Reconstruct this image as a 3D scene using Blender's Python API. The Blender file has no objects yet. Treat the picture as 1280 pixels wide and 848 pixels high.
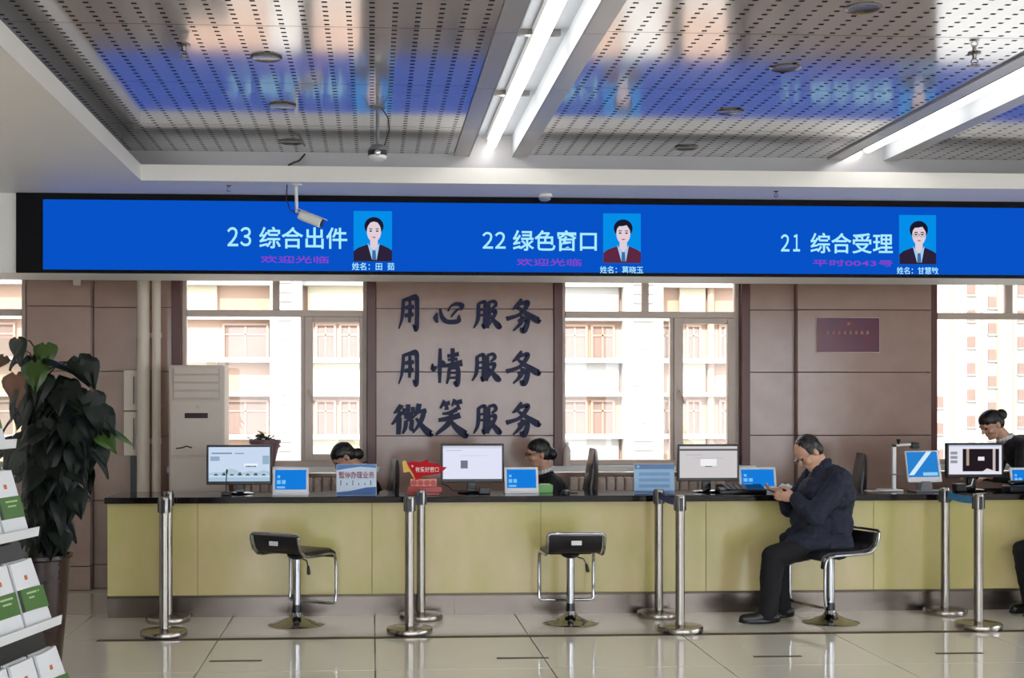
import bpy, bmesh, math, random
from mathutils import Vector, Matrix, Euler
random.seed(7)
S = bpy.context.scene
C = S.collection
PI = math.pi
# ------------------------------------------------------------------ camera
F, PX, PY, H, TH = 1600.0, 557.0, 503.0, 1.55, math.radians(-3.3)
cam = bpy.data.cameras.new('camera'); cam.sensor_width = 36.0; cam.lens = 36.0 * F / 1280.0
cam.shift_x = (640 - PX) / 1280.0; cam.shift_y = (PY - 424) / 1280.0
cam.clip_end = 500
camo = bpy.data.objects.new('camera', cam); C.objects.link(camo)
camo.location = (0, 0, H); camo.rotation_euler = (PI / 2, 0, TH)
S.camera = camo
# ------------------------------------------------------------------ world, sun, exposure
EXPO = 1.06
w = bpy.data.worlds.new('world'); S.world = w; w.use_nodes = True
bg = w.node_tree.nodes['Background']
bg.inputs[0].default_value = (0.86, 0.93, 1.0, 1); bg.inputs[1].default_value = 2.8
sun = bpy.data.lights.new('sun', 'SUN'); sun.energy = 4.0; sun.angle = 0.01; sun.color = (1.0, 0.93, 0.82)
suno = bpy.data.objects.new('sun', sun); C.objects.link(suno)
suno.rotation_euler = Vector((0.28, 0.72, -0.62)).to_track_quat('-Z', 'Y').to_euler()
suno.location = (0, -20, 30)
S.view_settings.view_transform = 'Standard'
S.view_settings.look = 'None'
S.view_settings.gamma = 1.0
S.view_settings.use_curve_mapping = False
S.view_settings.exposure = EXPO
TUBE_STRENGTH = 5.0
LED = 1.1

# ------------------------------------------------------------------ helpers
def at(u, v, Y):
    """world point on the plane y = Y that the photograph shows at pixel (u, v)"""
    k = (u - PX) / F
    c, s = math.cos(TH), math.sin(TH)
    X = Y * (k * c - s) / (c + k * s)
    d = -X * s + Y * c
    return Vector((X, Y, H - (v - PY) * d / F))
def ax(u, Y): return at(u, PY, Y).x
def az(u, v, Y): return at(u, v, Y).z
def lev(u, v, z):
    """world point at height z seen at pixel (u, v)"""
    d = F * (H - z) / (v - PY)
    k = (u - PX) / F
    c, s = math.cos(TH), math.sin(TH)
    return Vector((d * (k * c - s), d * (c + k * s), z))

def lin(c):
    c = c / 255.0
    return c / 12.92 if c <= 0.04045 else ((c + 0.055) / 1.055) ** 2.4
def rgb(c): return (lin(c[0]), lin(c[1]), lin(c[2]), 1.0)

MATS = {}
def mat(name, col, rough=0.5, metal=0.0, var=0.08, scale=12.0, bump=0.0, coat=0.0, spec=0.5, col2=None, detail=4.0, stretch=None, bscale=None):
    if name in MATS: return MATS[name]
    m = bpy.data.materials.new(name); m.use_nodes = True
    nt = m.node_tree; N = nt.nodes; L = nt.links
    p = N['Principled BSDF']
    p.inputs['Roughness'].default_value = rough; p.inputs['Metallic'].default_value = metal
    p.inputs['Specular IOR Level'].default_value = spec
    if coat:
        p.inputs['Coat Weight'].default_value = coat; p.inputs['Coat Roughness'].default_value = 0.05
    tc = N.new('ShaderNodeTexCoord'); no = N.new('ShaderNodeTexNoise')
    no.inputs['Scale'].default_value = scale; no.inputs['Detail'].default_value = detail
    src = tc.outputs['Object']
    if stretch:
        mp = N.new('ShaderNodeMapping'); mp.inputs['Scale'].default_value = stretch
        L.new(src, mp.inputs[0]); src = mp.outputs[0]
    L.new(src, no.inputs['Vector'])
    mx = N.new('ShaderNodeMix'); mx.data_type = 'RGBA'
    c1 = rgb(col)
    if col2: c2 = rgb(col2)
    else:
        c2 = tuple(min(1, x * (1 + var)) for x in c1[:3]) + (1,)
        c1 = tuple(x * (1 - var) for x in c1[:3]) + (1,)
    mx.inputs[6].default_value = c1; mx.inputs[7].default_value = c2
    if col2:
        rp = N.new('ShaderNodeValToRGB'); rp.color_ramp.elements[0].position = 0.35; rp.color_ramp.elements[1].position = 0.68
        L.new(no.outputs['Fac'], rp.inputs[0]); L.new(rp.outputs[0], mx.inputs[0])
    else:
        L.new(no.outputs['Fac'], mx.inputs[0])
    L.new(mx.outputs[2], p.inputs['Base Color'])
    if bump:
        bp = N.new('ShaderNodeBump'); bp.inputs['Strength'].default_value = bump; bp.inputs['Distance'].default_value = 0.01
        src2 = no
        if bscale:
            src2 = N.new('ShaderNodeTexNoise'); src2.inputs['Scale'].default_value = bscale; L.new(tc.outputs['Object'], src2.inputs['Vector'])
        L.new(src2.outputs['Fac'], bp.inputs['Height']); L.new(bp.outputs[0], p.inputs['Normal'])
    MATS[name] = m
    return m
def emit(name, col, s=1.0):
    if name in MATS: return MATS[name]
    m = bpy.data.materials.new(name); m.use_nodes = True
    nt = m.node_tree; nt.nodes.clear()
    e = nt.nodes.new('ShaderNodeEmission'); o = nt.nodes.new('ShaderNodeOutputMaterial')
    e.inputs[0].default_value = rgb(col); e.inputs[1].default_value = s if s > 2 else s / 2 ** EXPO
    nt.links.new(e.outputs[0], o.inputs[0])
    MATS[name] = m
    return m
def glassmat(name, tint=(255, 255, 255), refl=1.0):
    if name in MATS: return MATS[name]
    m = bpy.data.materials.new(name); m.use_nodes = True
    nt = m.node_tree; nt.nodes.clear(); N = nt.nodes; L = nt.links
    t = N.new('ShaderNodeBsdfTransparent'); t.inputs[0].default_value = rgb(tint)
    g = N.new('ShaderNodeBsdfGlossy'); g.inputs['Roughness'].default_value = 0.01
    fr = N.new('ShaderNodeFresnel'); fr.inputs[0].default_value = 1.45
    mu = N.new('ShaderNodeMath'); mu.operation = 'MULTIPLY'; mu.inputs[1].default_value = refl
    mx = N.new('ShaderNodeMixShader'); o = N.new('ShaderNodeOutputMaterial')
    L.new(fr.outputs[0], mu.inputs[0]); L.new(mu.outputs[0], mx.inputs[0]); L.new(t.outputs[0], mx.inputs[1]); L.new(g.outputs[0], mx.inputs[2]); L.new(mx.outputs[0], o.inputs[0])
    MATS[name] = m
    return m

def wl(o):
    v = Vector((0, 0, 0))
    while o is not None: v = v + o.location; o = o.parent
    return v
def tag(o, label=None, cat=None, group=None, kind=None):
    if label: o['label'] = label
    if cat: o['category'] = cat
    if group: o['group'] = group
    if kind: o['kind'] = kind
    return o
def thing(name, loc, label, cat, group=None, kind=None):
    o = bpy.data.objects.new(name, None); C.objects.link(o); o.empty_display_size = 0.1
    o.location = Vector(loc)
    return tag(o, label, cat, group, kind)

class MB:
    def __init__(s): s.v = []; s.f = []; s.m = []
    def add(s, vs, fs, m=0):
        b = len(s.v); s.v += [Vector(p) for p in vs]
        s.f += [tuple(i + b for i in f) for f in fs]; s.m += [m] * len(fs); return s
    def box(s, x0, x1, y0, y1, z0, z1, m=0, M=None):
        vs = [Vector((x, y, z)) for z in (z0, z1) for y in (y0, y1) for x in (x0, x1)]
        if M is not None: vs = [M @ p for p in vs]
        return s.add(vs, [(0, 2, 3, 1), (4, 5, 7, 6), (0, 1, 5, 4), (2, 6, 7, 3), (0, 4, 6, 2), (1, 3, 7, 5)], m)
    def cyl(s, p0, p1, r0, r1=None, n=20, m=0):
        if r1 is None: r1 = r0
        p0 = Vector(p0); p1 = Vector(p1); d = (p1 - p0).normalized()
        a = d.orthogonal().normalized(); b = d.cross(a)
        vs = []
        for p, r in ((p0, r0), (p1, r1)):
            vs += [p + (a * math.cos(2 * PI * i / n) + b * math.sin(2 * PI * i / n)) * r for i in range(n)]
        fs = [(i, (i + 1) % n, n + (i + 1) % n, n + i) for i in range(n)] + [tuple(range(n - 1, -1, -1)), tuple(range(n, 2 * n))]
        return s.add(vs, fs, m)
    def tube(s, pts, r, n=8, m=0, closed=False):
        pts = [Vector(p) for p in pts]; k = len(pts); vs = []; a = None
        for i, p in enumerate(pts):
            if closed: d = pts[(i + 1) % k] - pts[i - 1]
            else: d = pts[min(i + 1, k - 1)] - pts[max(i - 1, 0)]
            d.normalize()
            a = d.orthogonal().normalized() if a is None else (a - d * a.dot(d)).normalized()
            b = d.cross(a); rr = r[i] if isinstance(r, (list, tuple)) else r
            vs += [p + (a * math.cos(2 * PI * j / n) + b * math.sin(2 * PI * j / n)) * rr for j in range(n)]
        fs = []
        for i in range(k if closed else k - 1):
            q = (i + 1) % k
            for j in range(n): fs.append((i * n + j, i * n + (j + 1) % n, q * n + (j + 1) % n, q * n + j))
        if not closed: fs += [tuple(range(n - 1, -1, -1)), tuple(range((k - 1) * n, k * n))]
        return s.add(vs, fs, m)
    def lathe(s, prof, c=(0, 0, 0), n=32, m=0, M=None):
        c = Vector(c); vs = []
        for r, z in prof:
            vs += [Vector((r * math.cos(2 * PI * i / n), r * math.sin(2 * PI * i / n), z)) for i in range(n)]
        vs = [(M @ p if M is not None else p) + c for p in vs]
        fs = []
        for k in range(len(prof) - 1):
            for i in range(n): fs.append((k * n + i, k * n + (i + 1) % n, (k + 1) * n + (i + 1) % n, (k + 1) * n + i))
        fs += [tuple(range(n - 1, -1, -1)), tuple(range((len(prof) - 1) * n, len(prof) * n))]
        return s.add(vs, fs, m)
    def ell(s, c, r, M=None, nu=14, nv=9, m=0):
        c = Vector(c); vs = [Vector((0, 0, r[2]))]
        for j in range(1, nv):
            a = PI * j / nv
            vs += [Vector((r[0] * math.sin(a) * math.cos(2 * PI * i / nu), r[1] * math.sin(a) * math.sin(2 * PI * i / nu), r[2] * math.cos(a))) for i in range(nu)]
        vs.append(Vector((0, 0, -r[2])))
        vs = [(M @ p if M is not None else p) + c for p in vs]
        fs = [(0, 1 + i, 1 + (i + 1) % nu) for i in range(nu)]
        for j in range(nv - 2):
            o = 1 + j * nu
            fs += [(o + i, o + nu + i, o + nu + (i + 1) % nu, o + (i + 1) % nu) for i in range(nu)]
        o = 1 + (nv - 2) * nu
        fs += [(o + i, len(vs) - 1, o + (i + 1) % nu) for i in range(nu)]
        return s.add(vs, fs, m)
    def prism(s, poly, y0, y1, m=0, M=None):
        """poly in (x, z), extruded along y"""
        n = len(poly)
        vs = [Vector((x, y0, z)) for x, z in poly] + [Vector((x, y1, z)) for x, z in poly]
        if M is not None: vs = [M @ p for p in vs]
        fs = [tuple(range(n)), tuple(range(2 * n - 1, n - 1, -1))] + [(i, n + i, n + (i + 1) % n, (i + 1) % n) for i in range(n)]
        return s.add(vs, fs, m)
    def cap(s, p0, p1, r0, r1, n=14):
        """closed tapered capsule"""
        p0 = Vector(p0); p1 = Vector(p1); d = (p1 - p0); L = d.length; d.normalize()
        prof = [(max(r0 * math.sin(a), 1e-4), -r0 * math.cos(a)) for a in (0, .4, .8, 1.2)] + [(r0, 0)]
        prof += [(r0 + (r1 - r0) * t, L * t) for t in (.33, .66)]
        prof += [(r1, L)] + [(max(r1 * math.cos(a), 1e-4), L + r1 * math.sin(a)) for a in (.4, .8, 1.2, PI / 2)]
        return s.lathe(prof, p0, n, M=d.to_track_quat('Z', 'Y').to_matrix())
    def build(s, name, mats, parent=None, bevel=0, smooth=True, seg=2, solidify=0):
        if not isinstance(mats, (list, tuple)): mats = [mats]
        me = bpy.data.meshes.new(name)
        if parent is not None: off = wl(parent)
        else:
            xs = [p.x for p in s.v]; ys = [p.y for p in s.v]; zs = [p.z for p in s.v]
            off = Vector(((min(xs) + max(xs)) / 2, (min(ys) + max(ys)) / 2, min(zs)))
        me.from_pydata([p - off for p in s.v], [], s.f)
        for m in mats: me.materials.append(m)
        me.polygons.foreach_set('material_index', s.m)
        if smooth:
            me.polygons.foreach_set('use_smooth', [True] * len(s.f)); me.set_sharp_from_angle(angle=math.radians(38))
        o = bpy.data.objects.new(name, me); C.objects.link(o)
        if parent is None: o.location = off
        else: o.parent = parent
        if bevel:
            b = o.modifiers.new('bevel', 'BEVEL'); b.width = bevel; b.segments = seg; b.limit_method = 'ANGLE'; b.angle_limit = math.radians(40)
        return o
def bx(name, x0, x1, y0, y1, z0, z1, m, parent=None, bevel=0):
    return MB().box(x0, x1, y0, y1, z0, z1).build(name, m, parent, bevel)
def copytree(o, parent=None):
    c = o.copy(); C.objects.link(c); c.parent = parent
    for ch in list(o.children): copytree(ch, c)
    return c
def dup(root, loc, rotz, label=None):
    r = copytree(root); r.location = loc; r.rotation_euler = (0, 0, rotz)
    if label: r['label'] = label
    return r
def text(name, s, x0, x1, z0, z1, y, m, parent, thick=0.0008, bold=0.0, fit=True):
    """flat lettering stretched into the rectangle, facing -y"""
    cu = bpy.data.curves.new('t', 'FONT'); cu.body = s; cu.size = 1.0; cu.offset = bold; cu.resolution_u = 3
    ob = bpy.data.objects.new('t', cu); C.objects.link(ob)
    dg = bpy.context.evaluated_depsgraph_get(); dg.update()
    me = bpy.data.meshes.new_from_object(ob.evaluated_get(dg))
    bpy.data.objects.remove(ob); bpy.data.curves.remove(cu)
    if not me.vertices: return None
    xs = [v.co.x for v in me.vertices]; ys = [v.co.y for v in me.vertices]
    a0, a1, b0, b1 = min(xs), max(xs), min(ys), max(ys)
    off = wl(parent)
    for v in me.vertices:
        p = Vector((x0 + (v.co.x - a0) / (a1 - a0) * (x1 - x0), y, z0 + (v.co.y - b0) / max(b1 - b0, 1e-6) * (z1 - z0)))
        v.co = p - off
    me.materials.clear(); me.materials.append(m)
    o = bpy.data.objects.new(name, me); C.objects.link(o); o.parent = parent
    so = o.modifiers.new('thickness', 'SOLIDIFY'); so.thickness = thick; so.offset = 0
    return o
def blob(name, mb, m, parent, voxel=0.008, it=4, disp=0.0, dscale=0.12):
    """one continuous skin round overlapping closed shapes"""
    me = bpy.data.meshes.new('b'); me.from_pydata(mb.v, [], mb.f)
    ob = bpy.data.objects.new('b', me); C.objects.link(ob)
    r = ob.modifiers.new('r', 'REMESH'); r.mode = 'VOXEL'; r.voxel_size = voxel
    if it:
        sm = ob.modifiers.new('s', 'SMOOTH'); sm.iterations = it; sm.factor = 0.5
    if disp:
        tx = bpy.data.textures.new('folds', 'CLOUDS'); tx.noise_scale = dscale
        d = ob.modifiers.new('d', 'DISPLACE'); d.texture = tx; d.strength = disp; d.mid_level = 0.5; d.texture_coords = 'LOCAL'
    dg = bpy.context.evaluated_depsgraph_get(); dg.update()
    out = bpy.data.meshes.new_from_object(ob.evaluated_get(dg))
    bpy.data.objects.remove(ob); bpy.data.meshes.remove(me)
    off = wl(parent)
    out.transform(Matrix.Translation(-off))
    out.polygons.foreach_set('use_smooth', [True] * len(out.polygons))
    out.materials.clear(); out.materials.append(m)
    o = bpy.data.objects.new(name, out); C.objects.link(o); o.parent = parent
    return o

# ------------------------------------------------------------------ materials
M_white = mat('white_paint', (236, 233, 228), 0.55, var=0.03, scale=3)
M_soffit = mat('soffit_paint', (238, 234, 229), 0.5, var=0.03, scale=2)
M_ceil = mat('ceiling_panel', (196, 194, 196), 0.10, metal=0.55, var=0.03, scale=1.5, spec=0.8)
M_trough = mat('trough_metal', (164, 168, 174), 0.7, var=0.03, spec=0.2)
M_ceilgrey = mat('ceiling_border', (170, 168, 170), 0.3, metal=0.2, var=0.03)
M_void = mat('void_black', (14, 14, 16), 0.9)  # black put into the ceiling hole pockets in place of shade
M_gran = mat('wall_granite', (159, 131, 119), 0.15, var=0.05, scale=5, col2=(166, 139, 127), detail=8)
M_grandk = mat('wall_joint', (96, 84, 78), 0.7)
M_tile = mat('floor_tile', (226, 219, 202), 0.06, var=0.03, scale=3, detail=6, spec=0.6)
M_grout = mat('floor_grout', (120, 112, 100), 0.7)
M_brownstrip = mat('brown_inlay', (78, 58, 38), 0.5)
M_wood = mat('red_brown_wood', (88, 44, 38), 0.35, var=0.25, scale=6, stretch=(8, 8, 1))
M_pvc = mat('window_pvc', (196, 178, 166), 0.4, var=0.03)
M_onyx = mat('onyx_panel', (194, 184, 116), 0.16, col2=(212, 192, 142), scale=2.2, detail=5, stretch=(1.4, 1, 0.7))
M_top = mat('black_granite', (26, 19, 23), 0.08, var=0.3, scale=160, spec=0.5)
M_steel = mat('brushed_steel', (122, 112, 105), 0.26, metal=1.0, var=0.1, scale=4, stretch=(1, 1, 14))
M_steelp = mat('satin_steel', (158, 151, 144), 0.24, metal=1.0, var=0.06)
M_chrome = mat('chrome', (172, 172, 176), 0.08, metal=1.0, var=0.02)
M_black = mat('black_plastic', (20, 20, 23), 0.35, var=0.1)
M_blackg = mat('black_gloss', (14, 14, 18), 0.12, var=0.1)
M_leather = mat('black_leather', (24, 22, 26), 0.34, var=0.2, bump=0.15, bscale=60)
M_wplast = mat('white_plastic', (226, 226, 226), 0.35, var=0.03)
M_gplast = mat('grey_plastic', (120, 120, 126), 0.4, var=0.06)
M_acw = mat('ac_beige', (206, 192, 180), 0.4, var=0.03)
M_pipe = mat('pipe_cream', (212, 198, 182), 0.4, var=0.04)
M_glass = glassmat('window_glass')
M_skin = mat('skin', (196, 150, 126), 0.5, var=0.06, scale=30)
M_hair = mat('black_hair', (20, 17, 18), 0.4, var=0.3, scale=50, stretch=(1, 1, 6))
M_navy = mat('navy_wool', (30, 34, 52), 0.85, var=0.2, scale=60, bump=0.1)
M_trouser = mat('black_trouser', (15, 15, 19), 0.85, var=0.2, scale=40)
M_suit = mat('black_suit', (22, 22, 28), 0.8, var=0.2, scale=40)
M_shoe = mat('black_shoe', (14, 14, 16), 0.3)
M_shirt = mat('white_shirt', (220, 220, 225), 0.7)
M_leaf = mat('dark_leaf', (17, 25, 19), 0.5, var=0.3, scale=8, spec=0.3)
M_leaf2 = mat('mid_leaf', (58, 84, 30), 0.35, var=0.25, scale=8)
M_leafr = mat('brown_leaf', (120, 62, 34), 0.5, var=0.3, scale=8)
M_stem = mat('plant_stem', (44, 46, 26), 0.6)
M_pot = mat('dark_pot', (58, 34, 28), 0.25, col2=(40, 24, 22), scale=10)
M_paper = mat('paper_white', (228, 228, 230), 0.6, var=0.02)
M_green = mat('brochure_green', (72, 112, 48), 0.45, var=0.1, scale=20)
M_dgreen = mat('brochure_dark_green', (34, 58, 30), 0.5, var=0.1)
M_orange = mat('emblem_orange', (206, 104, 44), 0.5)
M_palegr = mat('pale_green_print', (176, 200, 150), 0.5)
M_red = mat('sign_red', (196, 16, 28), 0.6, spec=0.2)
M_yellow = mat('sign_yellow', (232, 184, 60), 0.4)
M_blueb = mat('belt_blue', (24, 120, 176), 0.6)
M_letter = mat('letter_navy', (20, 22, 62), 0.4, var=0.2, scale=10, spec=0.2)
M_plaque = mat('plaque_maroon', (104, 30, 52), 0.2, col2=(84, 24, 66), scale=3)
M_gold = mat('gold_print', (150, 92, 78), 0.4, metal=0.2)
# outside
M_peach = mat('facade_peach', (160, 131, 112), 0.8, var=0.04, scale=0.3)
M_cream = mat('facade_cream', (176, 166, 142), 0.8, var=0.03, scale=0.3)
M_fwhite = mat('facade_white', (162, 157, 151), 0.8, var=0.02, scale=0.3)
M_fpane = mat('facade_pane', (122, 103, 95), 0.7, var=0.15, scale=0.8, spec=0.1)
M_fyel = mat('facade_yellow', (180, 176, 120), 0.8)
M_slab = mat('concrete', (150, 148, 144), 0.9, var=0.05)

# ================================================================== ROOM
YW = 10.8         # face of the back wall
XL, XR, YB = -4.2, 9.0, -2.2
ZC = 3.26         # perforated ceiling
ZS = 3.027        # soffit
YF = 8.62         # soffit fascia
YLED = 9.17
def struct(o, label, cat): return tag(o, label, cat, kind='structure')

# floor with its tiles
fl = struct(bx('floor', XL, XR, YB, YW + 0.3, -0.12, -0.006, M_grout), 'glossy cream tiled floor of the service hall', 'floor')
T = 1.02
tile_me = None
for i in range(-5, 10):
    for j in range(-4, 4):
        y0 = 8.43 + j * T; x0 = 0.02 + i * T
        if x0 + T < XL + .3 or x0 + T > XR: continue
        if tile_me is None:
            o = MB().box(0.003, T - 0.003, 0.003, T - 0.003, -0.006, 0).build('tile', M_tile, fl, bevel=0.002, seg=1)
            tile_me = o
        else:
            o = tile_me.copy(); C.objects.link(o); o.parent = fl
        o.location = Vector((x0, y0, 0)) - fl.location * 1.0
# fix mesh offset of the shared tile (built relative to the floor object)
off = fl.location
tile_me.data.transform(Matrix.Translation(off))
MB().box(XL, XR, YB, 8.43 - 4 * T, -0.006, 0).build('tile_field', M_tile, fl)
MB().box(lev(126, 797, 0).x, XR, 8.395, 8.465, -0.001, 0.0015).build('inlay_strip', M_brownstrip, fl)
for k, (u0, u1, v) in enumerate(((262, 327, 827), (621, 686, 823.5), (942, 1003, 821.5), (1170, 1230, 817.5))):
    a = lev(u0, v, 0); b = lev(u1, v, 0)
    o = MB().box(a.x, b.x, a.y - .02, a.y + .02, 0.0002, 0.0016).build('floor_tape', M_brownstrip)
    tag(o, ['short brown floor mark in front of the left stanchions', 'short brown floor mark in front of the middle bar stool',
            'short brown floor mark in front of the seated man', 'short brown floor mark near the stanchions with the bright blue belt'][k], 'floor marking', 'brown waiting marks on the floor')

# walls
wlf = struct(bx('wall_left', XL - .2, XL, YB, YW + .3, 0, 3.6, M_white), 'plain white left wall of the hall', 'wall')
def glazed_wall(name, lab, along, a0, a1, c0, c1, bays):
    """white wall beside or behind the viewer; its unseen windows are added to let in daylight"""
    t = thing(name, ((c0 + c1) / 2, (a0 + a1) / 2, 0) if along == 'y' else ((a0 + a1) / 2, (c0 + c1) / 2, 0), lab, 'wall', kind='structure')
    def b(n_, p0, p1, z0, z1, m, q0=c0, q1=c1):
        return bx(n_, q0, q1, p0, p1, z0, z1, m, t) if along == 'y' else bx(n_, p0, p1, q0, q1, z0, z1, m, t)
    e = a0
    for w0, w1 in bays:
        b('wall_core', e, w0, 0, 3.6, M_white); b('wall_core', w0, w1, 0, .35, M_white); b('wall_core', w0, w1, 2.95, 3.6, M_white); e = w1
        mid = (c0 + c1) / 2; n = 3
        for i in range(n + 1):
            x = w0 + (w1 - w0) * i / n; b('mullion', max(w0, x - .03), min(w1, x + .03), .35, 2.95, M_pvc, mid - .03, mid + .03)
        for i in range(n):
            x = w0 + (w1 - w0) * i / n; b('pane', x + .03, x + (w1 - w0) / n - .03, .35, 2.95, M_glass, mid - .003, mid + .003)
    b('wall_core', e, a1, 0, 3.6, M_white)
glazed_wall('wall_right', 'white right wall of the hall with tall windows added for daylight', 'y', YB, YW + .3, XR, XR + .2, [(-1.9, 1.2), (1.5, 4.8), (5.1, 8.4)])  # windows here and in the rear wall are added to brighten the hall
glazed_wall('wall_rear', 'white rear wall of the hall with tall windows added for daylight', 'x', XL - .2, XR + .2, YB - .2, YB, [(-4.0, -0.1), (0.2, 4.1), (4.4, 8.8)])
struct(bx('ceiling_slab', XL - .2, XR + .2, YB - .2, YW + .35, 3.5, 3.65, M_slab), 'concrete slab above the suspended ceiling', 'ceiling')

wb = thing('wall_back', (0, YW, 0), 'beige polished stone back wall with horizontal joints', 'wall', kind='structure')
ZSILL, ZHEAD = 1.01, 2.86
WINS = [(-75, 33), (215, 470), (692, 937), (1160, 1420)]
wx = [(ax(a, YW), ax(b, YW)) for a, b in WINS]
segs = [(XL, wx[0][0]), (wx[0][1], wx[1][0]), (wx[1][1], wx[2][0]), (wx[2][1], wx[3][0]), (wx[3][1], XR)]
for a, b in segs: bx('wall_core', a, b, YW + .02, YW + .27, 0, 3.5, M_grandk, wb)
for a, b in wx:
    bx('wall_core', a, b, YW + .02, YW + .27, 0, ZSILL - .06, M_gran, wb)
    bx('wall_core', a, b, YW + .02, YW + .27, ZHEAD, 3.5, M_gran, wb)
zj = [0.0, 0.198, 0.732, 1.266, 1.806, 2.34, 2.875, 3.41]
def panels(a, b, y0, y1, name='panel'):
    for z0, z1 in zip(zj[:-1], zj[1:]):
        bx(name, a + .002, b - .002, y0, y1, z0 + .003, z1 - .003, M_gran, wb, bevel=0.002)
xp = ax(113, YW - .12); xc = ax(997, YW - .07); xq = ax(1098, YW - .07)
panels(XL, segs[0][1], YW, YW + .03)
panels(ax(33, YW - .12), xp, YW - .12, YW + .03)                 # left pier
panels(xp, segs[1][1], YW, YW + .03)
panels(segs[2][0], segs[2][1], YW, YW + .03)
panels(segs[3][0], xc, YW, YW + .03)
panels(xc, segs[3][1], YW - .07, YW + .03)                        # right pier
panels(segs[4][0], segs[4][0] + 1.2, YW, YW + .03)
panels(segs[4][0] + 1.2, XR, YW, YW + .03)

# beam that carries the screen, and the office ceiling behind it
struct(MB().box(XL, XR, 9.2, 9.70, 2.462, 3.5).build('trim_1', M_white, bevel=.004), 'white ceiling beam carrying the long blue screen', 'beam')
struct(bx('trim_2', XL, XR, 9.70, YW + .02, 2.95, 3.0, M_white), 'white ceiling of the strip behind the beam', 'ceiling')
# soffits with fascias
XTL = lev(177, 226.5, ZS).x
so = thing('trim_3', (0, YF, ZS), 'white dropped soffit and fascia along the front and left of the ceiling', 'soffit', kind='structure')
bx('soffit_board', XTL - .0, XR, YF, 9.2, ZS, ZS + .03, M_soffit, so)
bx('fascia', XTL, XR, YF, YF + .05, ZS + .03, 3.134, M_soffit, so)
bx('cove_ledge', XTL, XR, YF + .05, 8.80, ZS + .03, ZS + .05, M_soffit, so)
bx('cove_wall', XTL - .15, XR, 8.80, 8.84, ZS + .05, 3.45, M_ceilgrey, so)
bx('soffit_board', XL, XTL, YB, 9.2, ZS, ZS + .03, M_soffit, so)
bx('fascia', XTL - .05, XTL, YB, YF + .05, ZS + .03, 3.134, M_soffit, so)
bx('cove_wall', XTL - .19, XTL - .15, YB, 8.84, ZS + .03, 3.45, M_ceilgrey, so)

# perforated ceiling
ce = thing('ceiling', (0, 0, ZC), 'glossy grey perforated metal panel ceiling', 'ceiling', kind='structure')
TRO = [0.82, 3.44, 6.06]
HW = 0.155         # half width of a light trough
BW = 0.10          # plain border beside a trough
bays = [(XTL - .15, TRO[0] - HW - BW), (TRO[0] + HW + BW, TRO[1] - HW - BW), (TRO[1] + HW + BW, TRO[2] - HW - BW), (TRO[2] + HW + BW, XR)]
yj = [8.80, 7.95, 6.90, 5.85, 4.80, 3.75]
def perf_panel(x0, x1, y0, y1, perf):
    b = MB()
    x0 += .003; x1 -= .003; y0 += .003; y1 -= .003
    if not perf:
        b.box(x0, x1, y0, y1, ZC, ZC + .02)
        return b.build('panel', [M_ceil, M_void], ce, smooth=False)
    nx = max(1, round((x1 - x0) / .1)); ny = max(1, round((y1 - y0) / .0656))
    dx = (x1 - x0) / nx; dy = (y1 - y0) / ny; hx = .012; hy = .010
    xs = [x0]; ys = [y0]
    for i in range(nx): c = x0 + (i + .5) * dx; xs += [c - hx, c + hx]
    for j in range(ny): c = y0 + (j + .5) * dy; ys += [c - hy, c + hy]
    xs.append(x1); ys.append(y1)
    W = len(xs); vs = [(x, y, ZC) for y in ys for x in xs]; fs = []; ms = []
    n0 = len(vs)
    for j in range(len(ys) - 1):
        for i in range(W - 1):
            a, bb, c, d = j * W + i, j * W + i + 1, (j + 1) * W + i + 1, (j + 1) * W + i
            if i % 2 == 1 and j % 2 == 1:
                q = len(vs)
                for t in (a, bb, c, d): vs.append((vs[t][0], vs[t][1], ZC + .014))
                fs += [(q + 3, q + 2, q + 1, q), (a, bb, q + 1, q), (bb, c, q + 2, q + 1), (c, d, q + 3, q + 2), (d, a, q, q + 3)]; ms += [1] * 5
            else:
                fs.append((d, c, bb, a)); ms.append(0)
    b.v = [Vector(p) for p in vs]; b.f = fs; b.m = ms
    return b.build('panel', [M_ceil, M_void], ce, smooth=False)
for bi, (a, b_) in enumerate(bays):
    for q in range(len(yj) - 1):
        perf_panel(a, b_, yj[q + 1], yj[q], bi < 3)
    perf_panel(a, b_, YB, yj[-1], False)
    bx('dark_backing', a - .02, b_ + .02, YB, 8.80, ZC + .022, ZC + .03, M_void, ce)  # unseen black sheet added above the panels to keep their joints dark
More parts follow.
